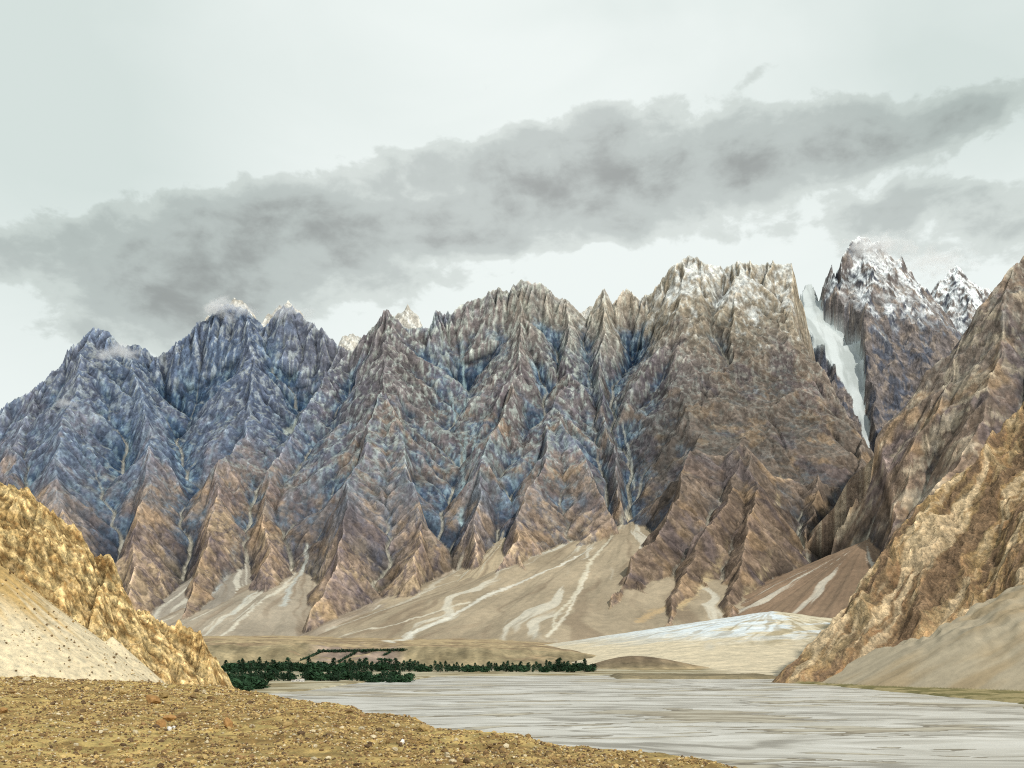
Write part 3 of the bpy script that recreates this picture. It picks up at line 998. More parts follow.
# muddy water
m, nt, b = nodes_of('silty water')
N = nt.nodes.new
Lk = nt.links.new
ge = N('ShaderNodeNewGeometry')
mp = N('ShaderNodeMapping')
mp.inputs['Scale'].default_value = (0.36, 1, 1)
mp.inputs['Rotation'].default_value = (0, 0, 0.09)
Lk(ge.outputs['Position'], mp.inputs[0])
n_ = N('ShaderNodeTexNoise')
n_.inputs['Scale'].default_value = 1 / 55
n_.inputs['Detail'].default_value = 8
n_.inputs['Roughness'].default_value = 0.62
n_.inputs['Distortion'].default_value = 1.4
Lk(mp.outputs[0], n_.inputs['Vector'])
cr = N('ShaderNodeValToRGB')
cr.color_ramp.elements[0].position = 0.3
cr.color_ramp.elements[0].color = (*srgb(148, 144, 132), 1)
cr.color_ramp.elements[1].position = 0.66
cr.color_ramp.elements[1].color = (*srgb(214, 212, 202), 1)
e = cr.color_ramp.elements.new(0.5)
e.color = (*srgb(190, 187, 175), 1)
nb = N('ShaderNodeTexNoise')
nb.inputs['Scale'].default_value = 1 / 130
nb.inputs['Detail'].default_value = 5
nb.inputs['Roughness'].default_value = 0.55
nb.inputs['Distortion'].default_value = 1.0
Lk(mp.outputs[0], nb.inputs['Vector'])
ab = N('ShaderNodeMath')
ab.operation = 'SUBTRACT'
Lk(nb.outputs[0], ab.inputs[0])
ab.inputs[1].default_value = 0.5
ac = N('ShaderNodeMath')
ac.operation = 'ABSOLUTE'
Lk(ab.outputs[0], ac.inputs[0])
ad_ = N('ShaderNodeMapRange')
ad_.interpolation_type = 'SMOOTHSTEP'
ad_.inputs['From Min'].default_value = 0.0
ad_.inputs['From Max'].default_value = 0.035
ad_.inputs['To Min'].default_value = -0.20
ad_.inputs['To Max'].default_value = 0.03
Lk(ac.outputs[0], ad_.inputs['Value'])
ae = N('ShaderNodeMath')
ae.operation = 'ADD'
Lk(n_.outputs[0], ae.inputs[0])
Lk(ad_.outputs[0], ae.inputs[1])
Lk(ae.outputs[0], cr.inputs[0])
Lk(cr.outputs[0], b.inputs['Base Color'])
n2_ = N('ShaderNodeTexNoise')
n2_.inputs['Scale'].default_value = 1 / 3
n2_.inputs['Detail'].default_value = 5
Lk(mp.outputs[0], n2_.inputs['Vector'])
bp = N('ShaderNodeBump')
bp.inputs['Strength'].default_value = 0.35
bp.inputs['Distance'].default_value = 0.5
Lk(n2_.outputs[0], bp.inputs['Height'])
Lk(bp.outputs[0], b.inputs['Normal'])
b.inputs['Roughness'].default_value = 0.45
b.inputs['Specular IOR Level'].default_value = 0.3
M_water = m
o = link_mesh('river', [(-1500, 330, 0), (1400, 330, 0), (1400, 2060, 0), (-1500, 2060, 0)], [(0, 1, 2, 3)], M_water)
setting(o)

# ------------------------------------------------------------------ foreground plateau of gravelly earth
EDX = [-200, -60, -42, -30, -18.6, -6, 0.5, 9.4, 20, 60]
EDY = [172, 150, 141, 124, 107, 78, 66, 52, 34, 5]


def plateau(x, y):
    """gravelly shoulder the camera stands on; it breaks off towards the river"""
    e = y - np.interp(x, EDX, EDY)
    n = fbm(x, y, 14, 4, 401)
    z = 54.4 + 0.45 * n + 0.35 * fbm(x, y, 3.0, 3, 402) * 0.4
    z = z + np.clip(-x - 30, 0, 200) * 0.02
    e = e * 0.75 + 1.2 * fbm(x, y, 9, 3, 403)
    z = z - 0.72 * (np.sqrt(e * e + 9) + e) * 0.5
    return np.maximum(z, -3)



rng = random.Random(51)
A = Land(-190, -30, 120, 400, 0.42)
X, Y = A.X, A.Y
A.wx = X + 2.6 * fbm(X, Y, 26, 3, 503) + 1.0 * fbm(X, Y, 7, 2, 504)
A.wy = Y + 2.6 * fbm(X, Y, 26, 3, 505) + 1.0 * fbm(X, Y, 7, 2, 506)
hp = [P(*q) for q in [(-150, 400, 250), (-60, 440, 255), (0, 478, 262), (20, 491, 264), (42, 506, 266), (60, 524, 268), (68, 541, 268), (84, 553, 270), (92, 561, 271), (110, 561, 273), (118, 577, 275), (132, 594, 277), (150, 613, 280), (165, 622, 282), (186, 628, 284), (200, 640, 286), (214, 655, 288), (224, 676, 290), (229, 694, 291), (231, 740, 292)]]
for a, b in zip(hp[:-1], hp[1:]):
    A.seg(a, b, 2.3, pw=1.0)
for q in (0, 1, 2, 3, 4, 5, 6, 7, 9, 11, 13, 15, 16):
    a = hp[q]
    L_ = rng.uniform(22, 40)
    A.seg(a, (a[0] + L_ * 0.12, a[1] - L_, a[2] - L_ * 0.9), 1.4, pw=1.0)
R = A.R
R = R + (ridged(X, Y, 15, 5, 508, gain=0.6) - 0.42) * 6.0 + (ridged(X + Y, Y, 4.5, 3, 509) - 0.4) * 1.7 + fbm(X, Y, 1.6, 2, 510) * 0.22
# scree cones from the left: boundary with the rock
s0 = P(-60, 520, 205)
s1 = P(112, 636, 215)
d0 = np.hypot(X - s0[0], Y - s0[1])
sc = s0[2] - 0.80 * d0 + 0.25 * fbm(X, Y, 12, 3, 511)
d1 = np.hypot(X - s1[0], Y - s1[1])
sc = np.maximum(sc, s1[2] - 0.95 * d1)
pl = plateau(X, Y)
gap = pl
H = np.maximum(np.maximum(R, sc), gap)
rk = sstep(-0.5, 0.8, R - np.maximum(sc, gap))
n1 = fbm(X, Y, 40, 4, 521)
n2 = fbm(X + H, Y, 9, 5, 522, gain=0.6)
n3 = fbm(X + 2 * H, Y, 3, 4, 523, gain=0.65)
c = mixc(srgb(158, 134, 90) + 0 * H[..., None], srgb(188, 166, 118) + 0 * H[..., None], sstep(-0.3, 0.4, n2))
c = mixc(c, srgb(112, 82, 46) + 0 * H[..., None], sstep(0.0, 0.45, n3 - 0.3 * n1) * 0.75)
c = mixc(c, srgb(226, 200, 150) + 0 * H[..., None], sstep(0.25, 0.6, -n3 + 0.3 * n1) * 0.6)
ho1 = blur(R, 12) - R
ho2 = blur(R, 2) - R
c = c * np.clip(1 - 0.34 * ho1 - 0.5 * ho2, 0.38, 1.3)[..., None]  # shade of the clefts painted into the rock tint, bulges brightened
s_ = mixc(srgb(206, 192, 160) + 0 * H[..., None], srgb(180, 152, 100) + 0 * H[..., None], sstep(-4, 9, H - 66 - 0.10 * (X + 90) + 9 * fbm(np.arctan2(X - s0[0], s0[1] - Y) * 60, d0 * 0.05, 6, 3, 524)))
s_ = s_ * (1 + 0.12 * n3[..., None])
c = mixc(s_, c, rk)
inn = sstep(-0.4, 0.6, pl - np.maximum(sc, R))
keep = (H > pl - 0.25) & (np.abs(X) < 0.66 * Y + 30)
print('T', time.time() - T0)
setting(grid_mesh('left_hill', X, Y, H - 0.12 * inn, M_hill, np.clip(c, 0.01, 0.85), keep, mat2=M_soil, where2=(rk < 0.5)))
HILL = (A.xs, A.ys, np.maximum(sc, gap), rk)

xs = np.arange(-130, 60, 0.22, dtype=f32)
ys = np.arange(12, 215, 0.30, dtype=f32)
X, Y = np.meshgrid(xs, ys)
Zp = plateau(X, Y) + 0.07 * fbm(X, Y, 0.9, 3, 405) + 0.05 * ridged(X, Y, 2.2, 3, 406)
n1 = fbm(X, Y, 18, 4, 411)
n2 = fbm(X, Y, 2.2, 4, 412, gain=0.6)
c = mixc(srgb(168, 148, 94) + 0 * X[..., None], srgb(148, 128, 82) + 0 * X[..., None], sstep(-0.3, 0.3, n1))
c = mixc(c, srgb(122, 96, 58) + 0 * X[..., None], sstep(0.0, 0.5, n2) * 0.7)
c = mixc(c, srgb(206, 176, 112) + 0 * X[..., None], sstep(0.1, 0.6, -n2) * 0.5)
keep = (Y < 150 + np.clip(-X - 40, 0, 100) * 0.5) & (np.abs(X) < 0.62 * Y + 8)
print('T', time.time() - T0)
setting(grid_mesh('foreground_ground', X, Y, Zp, M_soil, np.clip(c, 0.01, 0.85), keep))
# coarse skirt of the shoulder down to the river and the ground to the horizon
xs = np.concatenate([np.arange(-1500, -200, 25), np.arange(-200, 200, 3.0), np.arange(200, 500, 25)]).astype(f32)
ys = np.concatenate([np.arange(-600, 0, 20), np.arange(0, 420, 3.0)]).astype(f32)
X, Y = np.meshgrid(xs, ys)
Zp = plateau(X, Y) - 0.9
c = mixc(srgb(170, 140, 84) + 0 * X[..., None], srgb(150, 122, 74) + 0 * X[..., None], sstep(-0.3, 0.3, fbm(X, Y, 30, 4, 413)))
print('T', time.time() - T0)
setting(grid_mesh('river_bluff', X, Y, Zp, M_soil, c, Zp > -3.5))
gm = flat_mat('plain earth', tuple(float(v) for v in srgb(150, 132, 102)), 0.2, 0.01)
o = link_mesh('ground', [(-45000, -30000, -6), (45000, -30000, -6), (45000, 60000, -6), (-45000, 60000, -6)], [(0, 1, 2, 3)], gm)
setting(o)

# ------------------------------------------------------------------ stones


def rock_proto(seed, n=2):
    """angular stone as vertices and triangles, about one unit across"""
    r = np.random.RandomState(seed)
    import bmesh
    bm = bmesh.new()
    bmesh.ops.create_icosphere(bm, subdivisions=n, radius=0.5)
    V = np.array([v.co[:] for v in bm.verts])
    Fc = np.array([[v.index for v in f.verts] for f in bm.faces])
    bm.free()
    for _ in range(9):
        d = r.randn(3)
        d /= np.linalg.norm(d)
        cut = r.uniform(0.24, 0.42)
        s = V @ d
        V = V - np.clip(s - cut, 0, None)[:, None] * d[None] * 0.95
    V = V * (1 + 0.05 * r.randn(len(V), 1))
    V = V * np.array([1, r.uniform(0.7, 1), r.uniform(0.5, 0.8)])
    return V.astype(f32), Fc


small = [rock_proto(900 + i, 1) for i in range(8)]
big = [rock_proto(950 + i, 3) for i in range(8)]


def scatter(name, XY, Zs, size, cols, mat):
    n = len(XY)
    r = np.random.RandomState(77)
    VV, FF, CC = [], [], []
    off = 0
    kind = r.randint(0, len(small), n)
    for k, (V, Fc) in enumerate(small):
        ii = np.where(kind == k)[0]
        m_ = len(ii)
        a = r.rand(m_) * 6.28
        ca, sa = np.cos(a), np.sin(a)
        v = V[None] * size[ii][:, None, None]
        x = v[..., 0] * ca[:, None] - v[..., 1] * sa[:, None]
        y = v[..., 0] * sa[:, None] + v[..., 1] * ca[:, None]
        z = v[..., 2] + (0.18 * size[ii])[:, None]
        o_ = np.stack([x + XY[ii, 0][:, None], y + XY[ii, 1][:, None], z + Zs[ii][:, None]], -1)
        VV.append(o_.reshape(-1, 3))
        f_ = Fc[None] + (np.arange(m_) * len(V))[:, None, None] + off
        FF.append(f_.reshape(-1, 3))
        CC.append(np.repeat(cols[ii], len(V), 0))
        off += m_ * len(V)
    return link_mesh(name, np.concatenate(VV), np.concatenate(FF), mat, colors=np.concatenate(CC), nper=3)


r = np.random.RandomState(3)
M_stone = terrain_mat('stone', 0.5, 0.08, 0.7, 1.3, 0.5, 0.04)
n = 190000
yy = 38 + (r.rand(n) ** 1.3) * 110
xx = (r.rand(n) * 1.15 - 0.57) * yy
e = yy - np.interp(xx, EDX, EDY)
ok = (e < 4) & (fbm(xx.astype(f32), yy.astype(f32), 5, 3, 431) > r.rand(n) * 0.8 - 0.75)
xx, yy = xx[ok], yy[ok]
sz = (0.07 + 0.17 * r.rand(len(xx)) ** 2.5 + (r.rand(len(xx)) > 0.985) * 0.35 * r.rand(len(xx))) * (0.62 + yy / 115)
pal = np.array([srgb(146, 120, 80), srgb(184, 158, 106), srgb(100, 82, 62), srgb(196, 182, 150), srgb(140, 112, 78)])
cc = pal[r.choice(5, len(xx), p=[0.3, 0.27, 0.22, 0.09, 0.12])] * (0.8 + 0.4 * r.rand(len(xx), 1))
o = scatter('pebbles', np.stack([xx, yy], 1), plateau(xx.astype(f32), yy.astype(f32)), sz, cc, M_stone)
tag(o, 'loose pebbles and clods strewn over the ochre gravel shoulder', 'pebbles', kind='stuff')

# stones on the scree
n = 5200
xx = -175 + r.rand(n) * 130
yy = 125 + r.rand(n) * 110
ii = np.clip(((xx + 190) / 0.42).astype(int), 0, len(HILL[0]) - 1)
jj = np.clip(((yy - 120) / 0.42).astype(int), 0, len(HILL[1]) - 1)
zz = HILL[2][jj, ii]
ok = (HILL[3][jj, ii] < 0.3) & (zz > plateau(xx.astype(f32), yy.astype(f32)) - 0.1)
low_ = r.rand(n) < np.clip(1.3 - (zz - 55) / 28, 0.06, 1)
ok &= low_
xx, yy, zz = xx[ok], yy[ok], zz[ok]
sz = 0.25 + 0.5 * r.rand(len(xx)) ** 2.5
pal = np.array([srgb(120, 100, 74), srgb(205, 188, 150), srgb(150, 124, 84)])
cc = pal[r.choice(3, len(xx), p=[0.4, 0.35, 0.25])] * (0.8 + 0.4 * r.rand(len(xx), 1))
o = scatter('scree_rubble', np.stack([xx, yy], 1), zz, sz, cc, M_stone)
tag(o, 'loose rubble lying at the foot of the pale scree', 'rubble', kind='stuff')

M_b = {k: flat_mat(k + ' boulder', tuple(float(v) for v in c_), 0.3, 3.0, 0.9, 0.5, 0.06) for k, c_ in
       dict(orange=srgb(156, 120, 76), tan=srgb(164, 140, 94), pale=srgb(190, 176, 146), brown=srgb(120, 98, 68), white=srgb(225, 222, 214)).items()}
bmesh_cache = {}


def boulder(px, py, wpx, hpx, k, tone, label, group=None, rot=None):
    # find where the line of sight meets the plateau
    lo_, hi_ = 30.0, 175.0
    Yv = np.linspace(25, 175, 3000).astype(f32)
    zl = CAMZ + (HZ - py) / F * Yv
    zg = plateau((px - 512) / F * Yv, Yv)
    hit = np.where(zl <= zg)[0]
    Yd = float(Yv[hit[0]]) if len(hit) else 110.0
    x = (px - 512) / F * Yd
    w_ = wpx / F * Yd
    h_ = hpx / F * Yd
    key = (k, tone)
    if key not in bmesh_cache:
        V, Fc = big[k]
        t_ = link_mesh('boulder', V, Fc, M_b[tone], nper=3)
        bmesh_cache[key] = t_
        o = t_
    else:
        o = bmesh_cache[key].copy()
        C.objects.link(o)
    o.name = 'boulder'
    zg = float(plateau(np.array([x], f32), np.array([Yd], f32))[0])
    o.location = (x, Yd, zg + h_ * 0.28)
    o.scale = (w_ * 1.08, w_ * 0.9, h_ * 1.6)
    o.rotation_euler = (random.uniform(-.2, .2), random.uniform(-.2, .2), random.uniform(0, 6) if rot is None else rot)
    tag(o, label, 'boulder', group)
    return o


boulder(153, 704, 17, 13, 0, 'orange', 'large orange-brown boulder, uppermost of the cluster left of the white stones')
boulder(164, 698, 13, 10, 1, 'tan', 'tan boulder touching the upper right of the largest orange-brown boulder')
boulder(169, 721, 14, 10, 2, 'orange', 'orange boulder in the middle of the cluster on the gravel shoulder')
boulder(180, 718, 13, 8, 3, 'brown', 'flat brown boulder at the right end of the boulder cluster')
boulder(161, 727, 10, 9, 4, 'orange', 'small orange boulder at the lower left of the cluster beside white stones')
boulder(169, 731, 7, 6, 5, 'white', 'bright white stone at the foot of the boulder cluster')
boulder(173, 729, 5, 5, 3, 'white', 'smaller white stone just right of the bright white one')
boulder(229, 728, 15, 13, 6, 'orange', 'lone orange boulder on the gravel, first to the right of the cluster')
boulder(117, 682, 7, 5, 7, 'pale', 'pale rounded stone near the scree foot above the boulder cluster')
boulder(122, 694, 9, 8, 0, 'tan', 'tan boulder at the top edge of the gravel under the scree')
boulder(27, 681, 8, 6, 1, 'pale', 'pale boulder near the upper left edge of the gravel')
boulder(3, 713, 10, 9, 2, 'orange', 'orange boulder cut by the left edge of the picture')
boulder(101, 734, 7, 6, 3, 'pale', 'cream stone alone in the middle of the left gravel')
boulder(16, 744, 12, 8, 4, 'tan', 'tan boulder with a dark hollow beside it in the lower left gravel')
boulder(204, 694, 7, 6, 5, 'pale', 'pale stone on the rim of the gravel below the rock nose')
boulder(83, 713, 9, 5, 6, 'brown', 'low brown stone half sunk in the gravel left of the cluster')
boulder(68, 706, 10, 8, 7, 'tan', 'tan stone in the upper left gravel, second left of the cluster')
boulder(130, 763, 14, 7, 0, 'orange', 'ochre boulder at the bottom edge below the cluster')
boulder(252, 728, 6, 5, 1, 'pale', 'pale stone right of the lone orange boulder')
boulder(288, 727, 12, 9, 2, 'tan', 'tan boulder at the crown of the rim where the river bend opens')
boulder(350, 713, 9, 6, 3, 'brown', 'dark brown stone on the rim against the river')
boulder(424, 731, 12, 8, 4, 'tan', 'broad tan boulder just below the rim in front of the river')
boulder(425, 742, 11, 8, 5, 'tan', 'tan boulder below the broad one near the rim')
boulder(402, 744, 6, 6, 6, 'white', 'white pebble-like stone below the rim in mid shoulder')
boulder(447, 757, 8, 6, 7, 'pale', 'pale stone low on the shoulder near the bottom edge')
boulder(336, 720, 7, 5, 0, 'tan', 'small tan stone behind the rim left of the dark brown one')
boulder(315, 748, 6, 5, 1, 'pale', 'small pale stone in the middle shoulder near the bottom edge')
boulder(490, 748, 8, 6, 2, 'brown', 'brown stone on the lower rim towards the river')
rb = random.Random(8)
for i in range(110):
    px = rb.uniform(0, 700)
    top = np.interp(px, [0, 170, 310, 520, 720], [680, 694, 710, 750, 772])
    py = rb.uniform(top, 770)
    s_ = rb.uniform(3, 7)
    boulder(px, py, s_ * 1.2, s_ * 0.8, rb.randrange(8), rb.choice(['tan', 'brown', 'tan', 'brown', 'pale', 'brown']),
            'small loose stone lying on the ochre gravel shoulder', 'small stones on the gravel shoulder')

# ------------------------------------------------------------------ trees
M_leaf = flat_mat('dark foliage', (0.030, 0.062, 0.034), 0.5, 0.5, 0.9, 0.0)
M_leaf2 = flat_mat('green foliage', (0.030, 0.066, 0.032), 0.5, 0.5, 0.9, 0.0)
M_bark = flat_mat('bark', (0.12, 0.10, 0.08), 0.2, 2)


def tree_proto(seed, h, wid, mat, poplar=True):
    r_ = np.random.RandomState(seed)
    n_ = 420
    u = r_.rand(n_) ** 0.8
    if poplar:
        prof = np.interp(u, [0, 0.15, 0.45, 0.8, 1], [0.35, 0.8, 1, 0.6, 0.08])
    else:
        prof = np.interp(u, [0, 0.2, 0.5, 0.8, 1], [0.5, 0.95, 1, 0.75, 0.15])
    a = r_.rand(n_) * 6.28
    rr = wid * prof * np.sqrt(r_.rand(n_)) * (1 + 0.25 * np.sin(a * 3 + u * 9 + seed))
    cx, cy, cz_ = rr * np.cos(a), rr * np.sin(a), h * (0.10 + 0.9 * u)
    V = []
    Fc = []
    for i in range(n_):
        s = r_.uniform(0.35, 0.8) * wid * 0.42
        d = r_.randn(3, 3) * s * np.array([0.8, 0.8, 1.0])
        V += [(cx[i] + q[0], cy[i] + q[1], cz_[i] + q[2]) for q in d]
        Fc.append((3 * i, 3 * i + 1, 3 * i + 2))
    root = bpy.data.objects.new('poplar_tree' if poplar else 'bushy_tree', None)
    C.objects.link(root)
    cr_ = link_mesh('crown', V, Fc, mat, root, nper=3)
    tv = []
    tf = []
    hs = [0, h * 0.3, h * 0.8]
    rs = [wid * 0.14, wid * 0.10, wid * 0.03]
    for q in range(3):
        for w in range(6):
            tv.append((rs[q] * math.cos(w), rs[q] * math.sin(w), hs[q]))
    for q in range(2):
        for w in range(6):
            tf.append((q * 6 + w, q * 6 + (w + 1) % 6, q * 6 + 6 + (w + 1) % 6, q * 6 + 6 + w))
    link_mesh('trunk', tv, tf, M_bark, root)
    return root


protos = [tree_proto(1, 17, 2.3, M_leaf), tree_proto(2, 20, 2.6, M_leaf), tree_proto(3, 15, 2.4, M_leaf),
          tree_proto(4, 11, 5.0, M_leaf2, False), tree_proto(5, 13, 6.0, M_leaf2, False)]
used = [False] * len(protos)


def place_tree(k, x, y, s, label, group, cat):
    p0 = protos[k]
    if not used[k]:
        used[k] = True
        o = p0
    else:
        o = p0.copy()
        C.objects.link(o)
        for ch in [c_ for c_ in bpy.data.objects if c_.parent is p0]:
            q = ch.copy()
            C.objects.link(q)
            q.parent = o
    z = float(valley(np.array([x], f32), np.array([y], f32))[0])
    o.location = (x, y, z - 0.3)
    o.scale = (s * 2.7, s * 2.3, s * 1.35)
    o.rotation_euler = (0, 0, rt.uniform(0, 6.28))
    tag(o, label, cat, group)


rt = random.Random(99)


def on_flat(px, py):
    """where the line of sight meets the flat land by the river (2 m over the water)"""
    Yd = (CAMZ - 2.0) / ((py - HZ) / F)
    return (px - 512) / F * Yd, Yd


for i in range(175):     # far belt
    px = 226 + (598 - 226) * (i + rt.uniform(-.4, .4)) / 175
    x, y = on_flat(px, rt.uniform(670.5, 672.5))
    tall = px > 555 and px < 585
    place_tree(rt.choice([0, 1, 2, 3, 3]), x, y, rt.uniform(0.75, 1.1) * (1.25 if tall else 1) * (0.85 if px > 420 else 1.1),
               'dark green tree in the far row along the foot of the terrace', 'trees of the far row', 'tree')
for i in range(75):      # near belt
    px = 226 + (412 - 226) * (i + rt.uniform(-.4, .4)) / 75
    x, y = on_flat(px, rt.uniform(679, 681.5))
    if 292 < px < 303:
        continue
    place_tree(rt.choice([0, 2, 3, 3]), x, y, rt.uniform(0.6, 0.95),
               'dark tree in the nearer village row beside the river flat', 'trees of the nearer row', 'tree')
for i in range(45):      # clump behind the rock nose
    px = rt.uniform(224, 262)
    py = rt.uniform(684, 692.5)
    if px > 246:
        py = min(py, 689)
    x, y = on_flat(px, py)
    place_tree(rt.choice([3, 4, 4]), x, y, rt.uniform(0.5, 0.85),
               'bushy green tree in the orchard clump beside the ochre rock nose', 'orchard trees by the rock nose', 'tree')

# hedgerows across the sloping fields


def hedge(pts, label, hgt=5.0):
    r_ = np.random.RandomState(int(pts[0][0]))
    V = []
    Fc = []
    k_ = 0
    org = None
    for (a, b) in zip(pts[:-1], pts[1:]):
        ends = []
        for px, py in (a, ((a[0] + b[0]) / 2, (a[1] + b[1]) / 2), b):
            Yv = np.linspace(2300, 3100, 400).astype(f32)
            zg = valley((px - 512) / F * Yv, Yv)
            zl = CAMZ + (HZ - py) / F * Yv
            hit = np.where(zl <= zg)[0]
            yd = float(Yv[hit[0]]) if len(hit) else 2650.0
            ends.append(((px - 512) / F * yd, yd, float(valley(np.array([(px - 512) / F * yd], f32), np.array([yd], f32))[0])))
        n_ = int(abs(b[0] - a[0]) * 26) + 20
        for i in range(n_):
            t_ = r_.rand()
            xd, yd, zd = [float(np.interp(t_, [0, .5, 1], [e_[w_] for e_ in ends])) for w_ in range(3)]
            if org is None:
                org = (xd, yd, zd)
            c0 = np.array([xd + r_.randn() * 2, yd + r_.randn() * 2, zd + r_.rand() * hgt]) - np.array(org)
            d = r_.randn(3, 3) * 1.6
            V += [tuple(c0 + q) for q in d]
            Fc.append((k_, k_ + 1, k_ + 2))
            k_ += 3
    o = link_mesh('hedgerow', V, Fc, M_leaf, nper=3)
    o.location = org
    tag(o, label, 'hedgerow')


hedge([(318, 652.5), (345, 652), (375, 651.5), (405, 651)], 'long dark hedgerow running level along the top of the sloping fields', 6)
hedge([(320, 653), (310, 657), (301, 661)], 'short slanting hedgerow at the left end of the sloping fields', 3)
hedge([(356, 653), (347, 658), (338, 663)], 'slanting hedgerow dividing the sloping fields in the middle', 5)
hedge([(378, 660), (386, 660.5), (392, 661.5)], 'short dark clump of hedge at the foot of the sloping fields', 4)
hedge([(391, 652), (384, 656)], 'faint short hedgerow near the right end of the sloping fields', 2)

# little white houses
M_wall = flat_mat('white plaster', (0.62, 0.60, 0.56), 0.08, 1)
M_roof = flat_mat('flat mud roof', (0.30, 0.26, 0.21), 0.15, 1)
M_dark = flat_mat('dark window', (0.03, 0.03, 0.04), 0.1, 1)


def boxv(x0, x1, y0, y1, z0, z1):
    V = [(x0, y0, z0), (x1, y0, z0), (x1, y1, z0), (x0, y1, z0), (x0, y0, z1), (x1, y0, z1), (x1, y1, z1), (x0, y1, z1)]
    Fc = [(0, 3, 2, 1), (4, 5, 6, 7), (0, 1, 5, 4), (1, 2, 6, 5), (2, 3, 7, 6), (3, 0, 4, 7)]
    return V, Fc


def house(px, py, w, d, h, label):
    x, y = on_flat(px, py)
    root = bpy.data.objects.new('house', None)
    C.objects.link(root)
    root.location = (x, y, 1.9)
    V, Fc = boxv(-w / 2, w / 2, 0, d, -1, h)
    link_mesh('wall', V, Fc, M_wall, root)
    V, Fc = boxv(-w / 2 - .3, w / 2 + .3, -.3, d + .3, h + .003, h + .35)
    link_mesh('roof', V, Fc, M_roof, root)
    for q in (-0.28, 0.28):
        V, Fc = boxv(q * w - .5, q * w + .5, -0.06, -0.004, 1.1, 2.2)
        link_mesh('window', V, Fc, M_dark, root)
    V, Fc = boxv(-.5, .5, -0.07, -0.004, 0.0, 2.1)
    link_mesh('door', V, Fc, M_dark, root)
    tag(root, label, 'house', 'village houses')


house(298, 681.5, 9, 6, 3.6, 'small white flat-roofed house in the gap of the nearer tree row')
house(302, 681.8, 6, 5, 4.6, 'taller narrow white house at the right side of the gap')
house(293, 681.8, 5, 5, 3.0, 'lowest white hut at the left side of the gap in the trees')
house(236, 683, 6, 5, 3.2, 'white hut half hidden in the orchard by the rock nose')
house(588, 671.8, 6, 5, 4.2, 'pale hut at the far end of the long tree row')

# ------------------------------------------------------------------ mist round the summits
import bmesh


def mist(px, py, Yd, rx, ry, rz, dens, label, seed):
    m, nt, b = nodes_of('mist')
    nt.nodes.remove(b)
    N = nt.nodes.new
    Lk = nt.links.new
    tc = N('ShaderNodeTexCoord')
    ln = N('ShaderNodeVectorMath')
    ln.operation = 'LENGTH'
    Lk(tc.outputs['Object'], ln.inputs[0])
    mp = N('ShaderNodeMapping')
    mp.inputs['Scale'].default_value = (rx / 160, ry / 160, rz / 110)
    mp.inputs['Location'].default_value = (seed * 3.1, seed, 0)
    Lk(tc.outputs['Object'], mp.inputs[0])
    n_ = N('ShaderNodeTexNoise')
    n_.inputs['Scale'].default_value = 1.0
    n_.inputs['Detail'].default_value = 5
    n_.inputs['Roughness'].default_value = 0.6
    Lk(mp.outputs[0], n_.inputs['Vector'])
    a = N('ShaderNodeMath')
    a.operation = 'MULTIPLY_ADD'
    Lk(n_.outputs[0], a.inputs[0])
    a.inputs[1].default_value = 2.6
    a.inputs[2].default_value = -0.75
    sb = N('ShaderNodeMath')
    sb.operation = 'SUBTRACT'
    Lk(a.outputs[0], sb.inputs[0])
    Lk(ln.outputs['Value'], sb.inputs[1])
    cl = N('ShaderNodeMath')
    cl.operation = 'MAXIMUM'
    Lk(sb.outputs[0], cl.inputs[0])
    cl.inputs[1].default_value = 0
    mu = N('ShaderNodeMath')
    mu.operation = 'MULTIPLY'
    Lk(cl.outputs[0], mu.inputs[0])
    mu.inputs[1].default_value = dens
    v = N('ShaderNodeVolumeScatter')
    v.inputs['Color'].default_value = (0.97, 0.98, 0.98, 1)
    v.inputs['Anisotropy'].default_value = 0.1
    Lk(mu.outputs[0], v.inputs['Density'])
    Lk(v.outputs[0], nt.nodes['Material Output'].inputs['Volume'])
    bm = bmesh.new()
    bmesh.ops.create_icosphere(bm, subdivisions=2, radius=1.05)
    me = bpy.data.meshes.new('mist')
    bm.to_mesh(me)
    bm.free()
    me.materials.append(m)
    o = bpy.data.objects.new('mist', me)
    C.objects.link(o)
    o.location = P(px, py, Yd)
    o.scale = (rx, ry, rz)
    tag(o, label, 'mist', kind='stuff')


mist(118, 352, 7350, 330, 150, 95, 0.03, 'pale mist lying under the pointed peak at the end of the range', 1)
mist(68, 404, 6700, 130, 100, 60, 0.03, 'small tuft of mist on the lower shoulder of the pointed peak', 2)
mist(228, 308, 7950, 330, 180, 130, 0.03, 'mist cap covering the first of the two twin summits', 3)
mist(296, 312, 7950, 260, 160, 110, 0.018, 'thin mist over the second of the twin summits', 4)
mist(880, 248, 9350, 620, 250, 190, 0.018, 'grey mist trailing off the top of the snowy mountain', 5)
mist(935, 262, 10200, 560, 250, 230, 0.012, 'mist between the snowy summit and its jagged neighbour', 6)

# ------------------------------------------------------------------ camera
cam = bpy.data.cameras.new('camera')
co = bpy.data.objects.new('camera', cam)
C.objects.link(co)
co.location = (0, 0, CAMZ)
co.rotation_euler = (math.radians(90), 0, 0)
cam.sensor_width = 36
cam.lens = 36 * F / 1024
cam.shift_y = (HZ - 384) / 1024
cam.clip_start = 1
cam.clip_end = 90000
bpy.context.scene.camera = co

# ------------------------------------------------------------------ light
sd = np.array([0.40, -0.64, 0.66])
sd /= np.linalg.norm(sd)
sun = bpy.data.lights.new('sun', 'SUN')
sun.energy = 3.0
sun.angle = math.radians(1.5)
sun.color = (1.0, 0.95, 0.87)
so = bpy.data.objects.new('sun', sun)
C.objects.link(so)
from mathutils import Vector
so.rotation_euler = Vector(sd).to_track_quat('Z', 'Y').to_euler()
so.location = (0, 0, 500)

